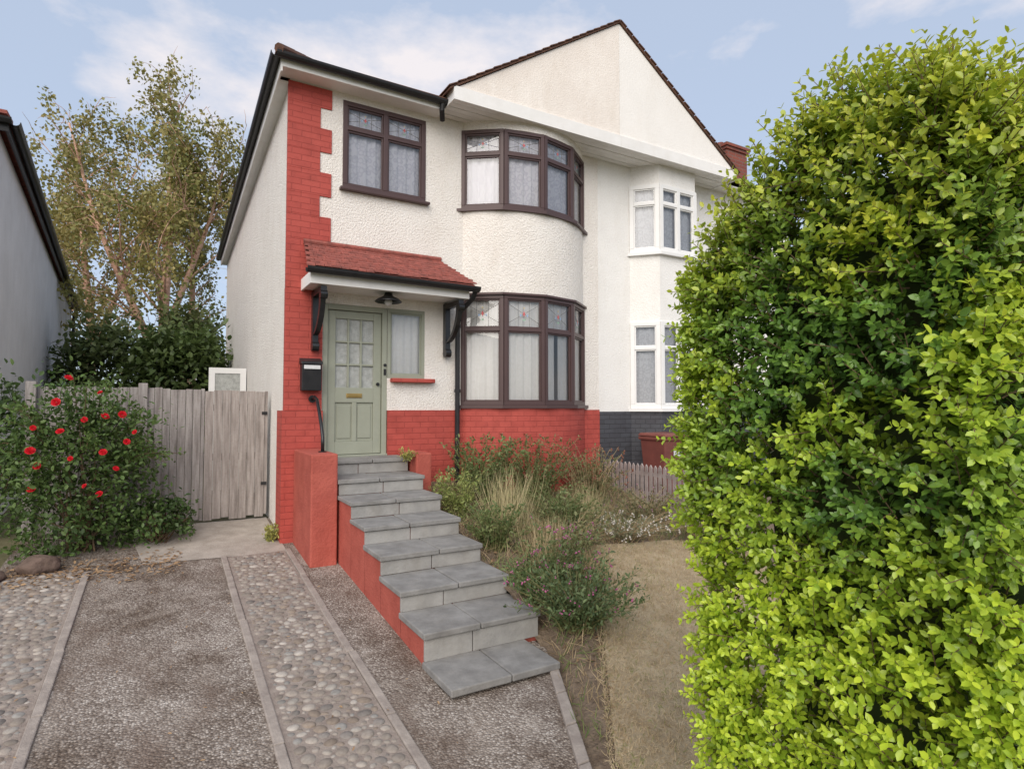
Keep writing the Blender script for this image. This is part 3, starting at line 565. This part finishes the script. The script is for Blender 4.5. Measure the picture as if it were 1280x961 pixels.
m=MB(); m.hex([(1.41,7.325,2.52),(1.66,7.325,2.52),(1.66,7.482,2.52),(1.41,7.482,2.52),(1.41,7.34,2.55),(1.66,7.34,2.55),(1.66,7.482,2.60),(1.41,7.482,2.60)]); m.build('lid',M['black'],LB,bevel=.006)
m=MB(); m.box(1.44,1.63,7.333,7.339,2.46,2.505); m.build('label_strip',M['label'],LB)
LP=root('porch_lamp','round black lamp hanging under the tiled porch canopy','lamp',(2.42,7.18,3.44))
m=MB(); pr_=[(.0,3.44),(.045,3.44),(.05,3.42),(.06,3.40),(.13,3.365),(.17,3.33),(.165,3.322),(.12,3.352)]; n=20
vs=[(2.42+r_*math.cos(2*math.pi*j/n),7.18+r_*math.sin(2*math.pi*j/n),z_) for r_,z_ in pr_ for j in range(n)]
m.add(vs,[(i*n+j,i*n+(j+1)%n,(i+1)*n+(j+1)%n,(i+1)*n+j) for i in range(len(pr_)-1) for j in range(n)]); m.build('shade',M['blackpaint'],LP,smooth=True)
m=MB(); m.add([(2.42+.05*x,7.18+.05*y,3.325+.05*z) for x,y,z in ICO2[0]],ICO2[1]); m.build('bulb',M['label'],LP,smooth=True)
# ------------------------------------------------------------------ gate and fence
def boards(name,label,cat,x0,x1,y,zt,mat,bw=.1,group=None,post=()):
    g=root(name,label,cat,((x0+x1)/2,y,.5)); m=MB(); x=x0
    while x<x1-.02:
        x2=min(x+bw*random.uniform(.92,1.08),x1); m.box(x+.002,x2-.002,y+random.uniform(-.008,.008),y+.022,zd(y)+.03+random.uniform(0,.04),zt+random.uniform(-.016,.016)); x=x2
    m.build('board_panel',M[mat],g,bevel=.002)
    for z in (.75,1.3,1.95):
        m=MB(); m.box(x0,x1,y+.024,y+.07,z,z+.09); m.build('rail',M[mat],g)
    for xx in post:
        m=MB(); m.box(xx-.05,xx+.05,y-.06,y+.05,zd(y)-.05,zt+.05); m.build('post',M['wood2'],g,bevel=.008)
    return g
g=boards('wooden_gate','left leaf of the weathered wooden gate beside the rose bush','gate',-.18,.468,8.72,2.235,'wood2',.085)
g=boards('wooden_gate','right leaf of the weathered wooden gate against the white side wall','gate',.470,1.24,8.70,2.22,'wood',.105)
for z in (.95,1.9):
    m=MB(); m.box(1.16,1.23,8.68,8.693,z,z+.04); m.build('hinge',M['black'],g)
boards('wooden_fence','grey board fence with a post behind the red rose bush','fence',-1.32,-.2,8.74,2.25,'wood2',.12,post=(-1.32,-.22))
PF=root('picket_fence','low faded picket fence between the two front gardens','fence',(6.1,6.4,.6)); m=MB(); y=7.38
while y>4.9:
    zt=1.17+random.uniform(-.01,.01); m.prism([(6.09,y,.45),(6.09,y+.055,.45),(6.09,y+.055,zt-.04),(6.09,y+.0275,zt),(6.09,y,zt-.04)],[(6.11,y,.45),(6.11,y+.055,.45),(6.11,y+.055,zt-.04),(6.11,y+.0275,zt),(6.11,y,zt-.04)]); y-=.092
m.build('picket',M['picket'],PF)
for z in (.72,1.0):
    m=MB(); m.box(6.112,6.14,4.9,7.44,z,z+.05); m.build('rail',M['picket'],PF)
BN=root('wheelie_bin','red brown wheelie bin against the dark base of the right house','bin',(6.78,6.80,.6)); zb=zg(6.78,6.80); zt=1.55
def taper(mb,cx,cy,a0,b0,a1,b1,z0,z1): mb.hex([(cx-a0,cy-b0,z0),(cx+a0,cy-b0,z0),(cx+a0,cy+b0,z0),(cx-a0,cy+b0,z0),(cx-a1,cy-b1,z1),(cx+a1,cy-b1,z1),(cx+a1,cy+b1,z1),(cx-a1,cy+b1,z1)])
m=MB(); taper(m,6.78,6.80,.2,.2,.265,.27,zb+.03,zt); taper(m,6.78,6.80,.285,.29,.285,.29,zt-.06,zt-.005); m.build('body',M['bin'],BN,bevel=.015)
m=MB(); taper(m,6.78,6.79,.295,.31,.27,.28,zt,zt+.05); m.box(6.55,7.01,7.06,7.11,zt,zt+.04); m.build('lid',M['bin'],BN,bevel=.015)
m=MB(); m.box(6.70,6.88,6.528,6.532,zt-.3,zt-.18); m.build('sticker',M['label'],BN)
for xx in (6.56,7.0):
    m=MB(); m.tube([(xx-.03,7.04,zb+.1),(xx+.03,7.04,zb+.1)],.1,16); m.build('wheel',M['black'],BN)
def rock(label,x,y,s):
    V=[]
    for v in ICO3[0]:
        k=1+.25*noise.noise(Vector(v)*1.6+Vector((x*9,y,0))); V.append((x+v[0]*s*1.3*k,y+v[1]*s*k,zd(y)+s*.35+v[2]*s*.7*k))
    m=MB(); m.add(V,ICO3[1]); tag(m.build('rock',M['rock'],origin=(x,y,zd(y)),smooth=True),label,'rock')
rock('large brown rock at the foot of the rose bush',-1.02,7.42,.15); rock('small brown rock at the left edge beside the larger rock',-1.36,7.25,.10)
# ------------------------------------------------------------------ vegetation
def ellip_bush(name,label,cat,c,rad,nl,size,c1,c2,seed=0,group=None,mat='leaf',lumps=.35,canes=0,low=.6,lift=.95):
    g=root(name,label,cat,(c[0],c[1],c[2]),group); rad=np.array(rad); cen=np.array(c)+np.array([0,0,rad[2]*lift])
    nc=int(nl/24); d=nrm(rv(nc)); d[:,2]=np.where(d[:,2]<-low,-d[:,2],d[:,2])
    rr=np.array([1+lumps*noise.noise(Vector(q)*2.1+Vector((seed*3.1,0,0)))+.15*noise.noise(Vector(q)*5+Vector((seed,2,0))) for q in d])
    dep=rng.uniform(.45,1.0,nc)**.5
    C=cen+d*rad*(rr*dep)[:,None]; C[:,2]=np.maximum(C[:,2],c[2]+.06)
    idx=np.repeat(np.arange(nc),24); K=len(idx); cs=float(np.mean(rad))*.16
    P=C[idx]+rv(K)*cs; P[:,2]=np.maximum(P[:,2],c[2]+.03)
    ld=nrm(rv(K)+d[idx]*.5+np.array([0,0,-.2])); n=d[idx]*.6+np.array([0,0,.8])+rv(K)*.5; s=size*rng.uniform(.6,1.3,K)
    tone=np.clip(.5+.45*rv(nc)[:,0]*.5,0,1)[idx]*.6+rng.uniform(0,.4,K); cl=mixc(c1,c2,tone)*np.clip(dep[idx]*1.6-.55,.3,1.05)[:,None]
    sc=Scat(); T=LEAF if size/np.hypot(c[0],c[1])>.006 else DIA; sc.add(T[0],T[1],frames(ld,n,s,s,s),P,cl)
    m=MB()
    for i in range(26):
        e=cen+nrm(rv(1))[0]*rad*np.array([.85,.85,.8])*rng.uniform(.7,1); e[2]=max(e[2],c[2]+.2); a=np.array(c)+rv(1)[0]*.06*np.array([1,1,0])-np.array([0,0,.03]); b_=(a+e)/2+rv(1)[0]*.08+np.array([0,0,.1])
        th=.012*max(1,rad[2]); m.tube([a,b_,e],[th,th*.7,th*.3],5)
    for i in range(canes):      # long arching shoots that break the outline
        dd=nrm(rv(1))[0]; dd[2]=abs(dd[2])*.8+.15; dd=dd/np.linalg.norm(dd); a=cen+dd*rad*.7; e=cen+dd*rad*rng.uniform(1.1,1.55)+np.array([0,0,-.12]); b_=(a+e)/2+np.array([0,0,.12])
        tt=np.linspace(0,1,22)[:,None]; Q=a*(1-tt)**2+2*b_*tt*(1-tt)+e*tt**2; m.tube([tuple(Q[j]) for j in (0,7,14,21)],[.006,.005,.004,.002],4)
        k=len(Q); Q=np.repeat(Q,2,axis=0)+rv(2*k)*.02; s=size*rng.uniform(.6,1.1,2*k); sc.add(T[0],T[1],frames(rv(2*k)+dd*.6,np.array([0,0,1.])+rv(2*k)*.5,s,s,s),Q,mixc(c1,c2,rng.uniform(.4,1,2*k)))
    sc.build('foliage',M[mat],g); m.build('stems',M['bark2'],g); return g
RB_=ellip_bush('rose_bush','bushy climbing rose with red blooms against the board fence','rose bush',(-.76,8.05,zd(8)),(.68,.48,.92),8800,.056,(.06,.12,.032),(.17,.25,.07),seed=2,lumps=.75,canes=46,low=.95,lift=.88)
rose=None
tv=[];tf=[]
for ring_,(n_,rr,hh,tl) in enumerate(((6,1.0,.25,.2),(5,.72,.5,.5),(4,.42,.7,.8))):
    for i in range(n_):
        a=2*math.pi*i/n_+ring_*.5; ca,sa=math.cos(a),math.sin(a); wd=.55*rr
        pts=[(0.1*ca,0.1*sa,0)]+[(rr*ca*.6+wd*sa*q,rr*sa*.6-wd*ca*q,hh*.5) for q in (-1,1)]+[(rr*ca+wd*.6*sa*q,rr*sa-wd*.6*ca*q,hh*(1+tl*.3)) for q in (-1,1)]
        o=len(tv); tv+=pts; tf+=[(o,o+1,o+2),(o+1,o+3,o+4,o+2)]
roses=[(-.86,2.30),(-.58,2.15),(-.70,1.87),(-.53,1.9),(-.38,1.92),(-.33,1.63),(-1.13,1.79),(-1.14,1.56),(-1.08,1.41),(-.68,1.19),(-.56,1.09),(-.53,1.53),(-.26,1.73),(-.9,1.75),(-.8,1.48),(-1.13,1.17),(-.42,1.35),(-.95,2.05)]
for i,(x,z) in enumerate(roses):
    y=7.42+.25*abs(z-1.5)+.3*abs(x+.7)
    if rose is None:
        sc=Scat(); sc.add(tv,tf,np.eye(3)[None]*.038,np.zeros((1,3)),[(.68,.02,.035)]); rose=sc.build('flower',M['petal'],None); rose.parent=RB_; o=rose
    else:
        o=rose.copy(); COL.objects.link(o); o.parent=RB_
    b_=BASE[RB_.name]; o.location=(x-b_.x,y-b_.y,z-b_.z); o.rotation_euler=(R(55+random.uniform(-25,25)),R(random.uniform(-30,30)),random.uniform(-.6,.6)); o.scale=(random.uniform(.65,1.25),)*3
ellip_bush('low_shrub','low dark green shrub trailing at the foot of the wooden gate','shrub',(-.02,8.1,zd(8.1)),(.38,.33,.24),1300,.055,(.05,.10,.03),(.12,.19,.055),seed=7)
ellip_bush('climbing_shrub','dark green creeper growing up beside the grey neighbouring wall','shrub',(-1.85,9.0,zd(8.9)),(.5,.5,.95),3500,.075,(.055,.10,.03),(.14,.21,.07),seed=9)
ellip_bush('tall_shrub','dark evergreen shrub behind the wooden gate below the birches','shrub',(.35,16,.5),(1.2,1,1.65),6000,.16,(.07,.12,.035),(.18,.24,.075),seed=3)
ellip_bush('tall_shrub','dense shrub behind the board fence at the foot of the right birch','shrub',(-1.0,17.5,.5),(1.4,1,1.75),6000,.16,(.075,.12,.035),(.21,.25,.09),seed=4)
ellip_bush('tall_shrub','olive shrub behind the gate close to the white side wall','shrub',(.6,20.5,.5),(1.1,1,2.4),4800,.17,(.10,.135,.045),(.25,.27,.10),seed=5)
def birch(label,base,Ht,spread,seed,c1,c2,nlimb=22,fork=False,lean=(0,0),dens=.6):
    rr=np.random.default_rng(seed); g=root('birch_tree',label,'tree',base); b=np.array(base,float); m=MB(); tips=[]
    def wander(p,d,L,n,curl,droop):
        pts=[p]; d=d/np.linalg.norm(d)
        for i in range(n):
            d=d+rr.normal(size=3)*curl+np.array([0,0,droop*(i/n)]); d=d/np.linalg.norm(d); p=p+d*L/n; pts.append(p)
        return pts
    trunks=[]
    t=wander(b-np.array([0,0,.1]),np.array([lean[0],lean[1],1.]),Ht*.92,12,.035,.08); trunks.append((t,.21))
    if fork:
        t2=wander(np.array(t[3]),np.array([-.42,.1,1.]),Ht*.62,9,.035,.14); trunks.append((t2,.13)); t3=wander(np.array(t[4]),np.array([.38,-.1,1.]),Ht*.5,9,.04,.12); trunks.append((t3,.105))
    allp=np.array([np.array(q) for t,_ in trunks for q in t])
    for t,r0 in trunks:
        n=len(t); m.tube(t,[r0*(1-.9*i/(n-1))+.012 for i in range(n)],8)
        nl=nlimb if t is trunks[0][0] else nlimb//2
        for k in range(nl):
            h=.28+.70*(k+rr.uniform(0,1))/nl; fi=h*(n-1); i=int(min(fi,n-2)); p=np.array(t[i])*(1-(fi-i))+np.array(t[i+1])*(fi-i)
            a=rr.uniform(0,6.283)+k*2.4; el=rr.uniform(.8,1.8); L=spread*(1.15-h*.75)*rr.uniform(.6,1.1)
            lm=wander(p,np.array([math.cos(a),math.sin(a),el]),L,6,.10,-.10); rl=r0*(1-.8*h)*.28
            m.tube(lm,[rl*(1-.85*i/6)+.006 for i in range(7)],6)
            for q in range(6):
                s=lm[1+q]; dd=rr.normal(size=3)*.7+(lm[min(q+2,6)]-lm[q])/max(L/6,.01)*.5
                sb=wander(np.array(s),dd,L*.38*rr.uniform(.6,1.2),4,.2,-.25); m.tube(sb,[.010,.008,.006,.005,.003],4); tips+=sb[1:]
    m.build('trunk',M['bark'],g,smooth=True)
    T=np.array(tips); ns=len(T); pc=np.array([noise.noise(Vector(q)*.7+Vector((seed,0,0))) for q in T]); keep=(pc>-.08+.5*(.6-dens))&(rr.uniform(0,1,ns)<dens+.2); T=T[keep]; ns=len(T)
    P=[];tone=[]
    for p in T:
        L=rr.uniform(.4,1.4); k=int(18+L*15); tt=rr.uniform(0,1,k); sw=rr.normal(size=3)*np.array([.25,.25,.05])
        P.append(p+np.outer(tt,np.array([0,0,-L]))+np.outer(tt,sw)+rr.normal(size=(k,3))*.12); tone.append(np.full(k,rr.uniform(0,1)**1.3)*.65+rr.uniform(0,.35,k))
    P=np.concatenate(P); tone=np.concatenate(tone)
    dz=np.min(np.linalg.norm(P[:,None,:2]-allp[None,:,:2],axis=2)+np.abs(P[:,None,2]-allp[None,:,2])*.5,axis=1)
    low=(P[:,2]<b[2]+Ht*.56)&(dz<1.25); kp=~(low&(rr.uniform(0,1,len(P))<.86)); P=P[kp];tone=tone[kp]
    K=len(P); s=rr.uniform(.085,.15,K)
    d=rr.normal(size=(K,3))+np.array([0,0,-.8]); sc=Scat(); sc.add(DIA[0],DIA[1],frames(d,rr.normal(size=(K,3)),s*1.2,s,s),P,mixc(c1,c2,tone)); sc.build('crown',M['leaf'],g); return g
birch('tall birch with orange light painted into its bark rising behind the wooden gate',(-.25,22.5,.4),13.2,4.2,21,(.175,.205,.06),(.44,.36,.13),28,True,(.0,0),.66)
birch('smaller birch leaning left beside the grey neighbouring wall',(-2.25,27.6,.4),12.8,3.6,5,(.19,.205,.065),(.46,.36,.15),22,True,(-.03,0),.64)
birch('slender birch close to the white side wall behind the house',(1.1,27,.4),11.0,3.0,8,(.175,.195,.06),(.41,.34,.12),16,False,(.02,0),.62)
def plant(name,label,cat,x,y,rad,h,nst,nl,size,c1,c2,stem='stem',flow=None,lt=LEAF,tmin=.15,group=None,mat='leaf',zb=None):
    z=zg(x,y) if zb is None else zb; g=root(name,label,cat,(x,y,z),group); m=MB(); LP_=[];LD=[]; tips=[]
    for i in range(nst):
        a=random.uniform(0,6.283); r0=rad*.35*math.sqrt(random.random()); s=np.array([x+r0*math.cos(a),y+r0*math.sin(a),z-.02]); a2=a+random.gauss(0,.7); out=np.array([math.cos(a2),math.sin(a2),0])*rad*random.uniform(.1,1.0); hh=h*random.uniform(.4,1.05)
        f_=lambda t:s+out*(t**1.6)+np.array([0,0,hh*(t-.16*t*t)*1.18])
        m.tube([f_(t) for t in (0,.33,.66,1)],[.005,.004,.003,.002],3); tips.append(f_(1.0))
        t=np.random.default_rng(i).uniform(tmin,1,nl); 
        for q in t: LP_.append(f_(q))
        LD.append(np.tile(out,(nl,1)))
    m.build('stems',M[stem],g)
    if nl:
        P=np.array(LP_); K=len(P); d=rv(K)+np.array([0,0,.5])+np.concatenate(LD)*.8/max(rad,.1); s=size*rng.uniform(.5,1.3,K)
        sc=Scat(); sc.add(lt[0],lt[1],frames(d,np.array([0,0,1.])+rv(K)*.6,s*.75,s,s),P+rv(K)*.012,mixc(c1,c2,rng.uniform(0,1,K))); sc.build('foliage',M[mat],g)
    if flow:
        fc,fsz,fn=flow; P=[]
        for tp in tips:
            if random.random()<fn[0]:
                for q in range(fn[1]): P.append(np.array(tp)+np.array([random.gauss(0,.012),random.gauss(0,.012),-q*fsz*1.1]))
        P=np.array(P); K=len(P); s=fsz*rng.uniform(.6,1.2,K); sc=Scat(); sc.add(ICO1[0],ICO1[1],frames(rv(K),rv(K),s,s,s*.8),P,np.array(fc)*rng.uniform(.7,1.2,(K,1))); tag(sc.build('flower_heads',M['petal'],g),kind='stuff')
    return g
def grassy(name,label,x,y,rad,h,n,c1,c2):
    z=zg(x,y); g=root(name,label,'grass clump',(x,y,z)); K=n; a=rng.uniform(0,6.283,K); r0=rad*.45*np.sqrt(rng.uniform(0,1,K)); P=np.stack([x+r0*np.cos(a),y+r0*np.sin(a),np.full(K,z-.01)],1)
    out=np.stack([np.cos(a),np.sin(a),np.zeros(K)],1); d=out*rng.uniform(0,.7,(K,1))+np.array([0,0,1.])+rv(K)*.2; L=h*rng.uniform(.35,1.1,K)
    sc=Scat(); sc.add(BL[0],BL[1],frames(d,-out+rv(K)*.3,np.full(K,.006),L,L*.9),P,mixc(c1,c2,rng.uniform(0,1,K))); sc.build('blades',M['dryleaf'],g); return g
G1=(.09,.15,.045); D1,D2=(.62,.50,.31),(.40,.31,.17)
plant('leafy_shrub','green shrub under the lower bay beside the black downpipe','shrub',3.55,6.75,.6,.82,90,36,.055,(.09,.15,.045),(.24,.28,.11),'gstem')
plant('flowering_plant','tall russet seed head plant under the right end of the lower bay','plant',5.1,6.6,.55,.8,70,22,.045,(.13,.17,.06),(.27,.22,.11),'stem',((.34,.15,.10),.013,(.7,4)))
plant('flowering_plant','feathery green plant with brown tips below the middle of the bay','plant',4.35,6.75,.6,.88,90,28,.048,(.09,.15,.045),(.26,.26,.11),'gstem',((.38,.21,.14),.012,(.5,3)))
grassy('dry_grass_clump','tall straw coloured grass clump right of the fourth step',3.4,5.85,.65,.70,480,D1,(.36,.35,.17))
grassy('dry_grass_clump','straw coloured grass clump right of the lower steps',3.35,5.05,.55,.46,380,D1,D2)
grassy('dry_grass_clump','dry grass clump behind the white flowered cushion plant',4.6,6.0,.6,.45,420,D1,(.30,.30,.14))
grassy('dry_grass_clump','pale grass clump between the pink flowered plants and the lawn',3.55,4.55,.45,.34,260,D1,D2)
plant('leafy_shrub','green leafy plant beside the middle steps','plant',2.94,5.35,.38,.5,60,28,.045,G1,(.27,.30,.12),'gstem')
plant('leafy_shrub','yellow green plant beside the upper steps','plant',2.95,6.25,.32,.52,60,30,.045,(.22,.29,.08),(.40,.42,.15),'gstem')
plant('leafy_shrub','low green plant hugging the right side of the lower steps','plant',2.78,4.35,.26,.32,60,28,.042,(.08,.14,.045),(.22,.27,.10),'gstem')
plant('flowering_plant','bushy grey green plant with pink flowers beside the bottom step','plant',2.90,3.88,.5,.5,150,32,.042,(.08,.125,.05),(.20,.26,.11),'gstem',((.55,.16,.33),.0085,(.35,3)))
plant('flowering_plant','loose pink flowered plant behind the bushy one at the bottom step','plant',3.12,4.45,.4,.6,70,22,.042,(.10,.15,.055),(.25,.28,.12),'gstem',((.56,.18,.36),.009,(.5,3)))
plant('cushion_plant','low plant covered with white flowers at the far end of the lawn','plant',4.7,5.45,.65,.25,140,14,.033,(.18,.20,.11),(.34,.34,.22),'stem',((.74,.69,.62),.011,(.7,4)))
plant('flowering_plant','dry twiggy plant with mauve flowers in front of the picket fence','plant',5.45,5.8,.5,.46,70,20,.042,(.14,.16,.07),(.32,.28,.16),'stem',((.45,.26,.32),.010,(.35,3)))
plant('flowering_plant','twiggy mauve plant at the lawn edge nearest the hedge','plant',5.7,5.0,.5,.55,70,20,.042,(.13,.16,.07),(.32,.28,.16),'stem',((.48,.27,.36),.010,(.35,3)))
plant('leafy_shrub','mixed green plant between the seed heads and the lawn','plant',4.0,5.75,.55,.52,85,28,.045,(.10,.16,.05),(.28,.30,.13),'gstem')
plant('leafy_shrub','brown and green plant in the middle of the bed below the tall grass','plant',3.75,5.2,.46,.40,70,26,.045,(.13,.17,.065),(.34,.30,.15),'stem')
plant('leafy_shrub','low feathery shrub at the foot of the red brick near the picket fence','plant',5.45,6.95,.38,.55,60,24,.045,(.11,.16,.05),(.29,.25,.12),'stem')
plant('weed','small yellow green weed at the base of the white side wall','weed',1.14,7.62,.14,.22,24,14,.045,(.30,.33,.08),(.46,.44,.13),'gstem',zb=zd(7.62))
plant('weed','small yellow weed growing at the right end of the top step','weed',2.56,6.83,.1,.15,20,12,.035,(.36,.36,.09),(.5,.46,.14),'gstem',zb=1.375)
# ------------------------------------------------------------------ the hedge
HG=root('privet_hedge','tall green and lime privet hedge filling the right side','hedge',(2.72,1.2,0))
cen=np.array([2.72,1.20,1.5]); hf=np.array([.98,.62,1.66])
def ztop(y): return np.interp(y,[.5,.75,1.0,1.2,1.35,1.5,1.65,1.85],[2.86,3.02,3.12,3.12,2.99,2.83,2.72,2.56])
def shp(p):
    p=p.copy(); t=p[:,2]>1.6; p[:,2]=np.where(t,1.6+(p[:,2]-1.6)*(ztop(p[:,1])-1.6)/1.56,p[:,2])
    p[:,1]=np.where(p[:,1]>1.2,1.2+(p[:,1]-1.2)*(1-.22*np.clip((1.75-p[:,2])/1.1,0,1)),p[:,1]); return p
def hsurf(n):
    w=np.array([hf[1]*hf[2],hf[0]*hf[2],hf[0]*hf[1]]); w=w/w.sum(); ax=rng.choice(3,n,p=w); q=rng.uniform(-1,1,(n,3)); q[np.arange(n),ax]=np.sign(q[np.arange(n),ax]); q=q/(np.sum(np.abs(q)**9,axis=1)**(1/9))[:,None]
    N_=nrm(np.sign(q)*np.abs(q)**8/hf); return shp(cen+q*hf),N_
p,N_=hsurf(22500)
vis=(p[:,0]<2.45)&((N_[:,0]<-.3)|(N_[:,1]<-.3)|(N_[:,2]>.3)); kp=vis|(rng.uniform(0,1,len(p))<.12); kp&=p[:,2]>.12; kp&=~((N_[:,2]<-.5)); p=p[kp];N_=N_[kp]
dn=np.array([.025*noise.noise(Vector(q)*2.6)+.04*noise.noise(Vector(q)*6.5) for q in p]); patch=np.array([noise.noise(Vector(q)*3.4+Vector((7,3,1))) for q in p]); fine=np.array([noise.noise(Vector(q)*11+Vector((1,8,4))) for q in p])
kp=fine>-.58; p=p[kp];N_=N_[kp];dn=dn[kp];patch=patch[kp]; T=len(p)
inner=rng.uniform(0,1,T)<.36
st=p+N_*(dn-.12-.09*inner)[:,None]; dr_=nrm(N_*.75+np.array([0,0,.45])+rv(T)*.5); Lt=rng.uniform(.08,.17,T)*np.where(inner,.8,1); Lt=np.where((p[:,2]>2.6)&~inner,Lt*1.3,Lt)
m=MB()
for i in range(0,T,2): m.tube([st[i],st[i]+dr_[i]*Lt[i]],[.0026,.0011],3)
m.build('twigs',M['bark2'],HG)
npair=7; PP=[];DD=[];NN=[];CC=[];SS=[]
side=nrm(np.cross(dr_,rv(T))); side2=np.cross(dr_,side)
z=p[:,2]
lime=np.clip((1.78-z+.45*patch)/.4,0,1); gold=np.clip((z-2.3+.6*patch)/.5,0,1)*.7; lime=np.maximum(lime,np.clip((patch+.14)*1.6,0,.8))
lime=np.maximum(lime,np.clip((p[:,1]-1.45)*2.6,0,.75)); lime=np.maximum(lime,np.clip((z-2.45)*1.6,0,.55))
for k in range(npair):
    t=(k+.6)/npair; sd_=side if k%2==0 else side2
    for sg in (-1,1):
        PP.append(st+dr_*(Lt*t)[:,None]); DD.append(dr_*(.35+.5*t)+sd_*sg*.85+rv(T)*.18); NN.append(dr_*.55+np.array([0,0,.55])+N_*.35+rv(T)*.3)
        base=mixc((.085,.18,.035),(.19,.34,.055),np.clip(t+rng.normal(0,.2,T),0,1)); yl=mixc((.31,.48,.04),(.60,.72,.065),np.clip(t*.8+rng.normal(.1,.22,T),0,1)); go=mixc((.30,.40,.04),(.64,.60,.065),np.clip(t+rng.normal(0,.25,T),0,1))
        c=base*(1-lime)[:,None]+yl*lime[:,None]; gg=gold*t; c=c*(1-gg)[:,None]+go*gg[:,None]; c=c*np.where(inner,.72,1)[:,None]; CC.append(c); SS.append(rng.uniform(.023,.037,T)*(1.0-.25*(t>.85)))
PP=np.concatenate(PP);DD=np.concatenate(DD);NN=np.concatenate(NN);CC=np.concatenate(CC);SS=np.concatenate(SS)
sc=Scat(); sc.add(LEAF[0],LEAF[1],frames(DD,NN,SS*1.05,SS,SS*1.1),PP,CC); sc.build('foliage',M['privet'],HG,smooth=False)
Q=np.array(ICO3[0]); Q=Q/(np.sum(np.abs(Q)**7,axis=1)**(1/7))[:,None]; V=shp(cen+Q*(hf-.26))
m=MB(); m.add([tuple(v) for v in V],ICO3[1]); m.build('shade_core',M['core'],HG,smooth=True)  # solid dark blob filling the hedge, interior shade put into its colour
# ------------------------------------------------------------------ light, sky, camera
AZ,EL=R(218),R(36)
W=bpy.data.worlds.new('World'); scene.world=W; W.use_nodes=True; nt=W.node_tree; nt.nodes.clear()
out=nd(nt,'ShaderNodeOutputWorld'); bg=nd(nt,'ShaderNodeBackground'); nt.links.new(bg.outputs[0],out.inputs[0]); bg.inputs[1].default_value=.15
sk=nd(nt,'ShaderNodeTexSky',sky_type='NISHITA'); sk.sun_disc=False; sk.sun_elevation=EL; sk.sun_rotation=AZ; sk.air_density=1; sk.dust_density=1.2; sk.ozone_density=1.5
tc=nd(nt,'ShaderNodeTexCoord'); mp=nd(nt,'ShaderNodeMapping'); mp.inputs['Scale'].default_value=(1,1,2.2); mp.inputs['Location'].default_value=(.35,.1,.2); nt.links.new(tc.outputs['Generated'],mp.inputs[0])
cl=ramp(nt,nz(nt,mp.outputs[0],2.6,7,.58),[(.51,(0,0,0)),(.66,(.9,.9,.9))])
c=mixn(nt,sk.outputs[0],(4.1,4.75,5.9),.72); c=mixn(nt,c,(6.4,6.0,6.05),cl); nt.links.new(c,bg.inputs[0])
L=bpy.data.lights.new('Sun','SUN'); L.energy=3.05; L.angle=R(60); L.color=(1,.915,.81); so_=bpy.data.objects.new('Sun',L); COL.objects.link(so_)
to=Vector((math.sin(AZ)*math.cos(EL),math.cos(AZ)*math.cos(EL),math.sin(EL))); so_.rotation_euler=to.to_track_quat('Z','Y').to_euler()
cam=bpy.data.cameras.new('Camera'); cam.sensor_width=36; cam.lens=20.8; cam.clip_end=2000; cam.clip_start=.05
co=bpy.data.objects.new('Camera',cam); COL.objects.link(co); co.location=(0,0,2.0); co.rotation_euler=(R(92.2),0,R(-30.5)); scene.camera=co
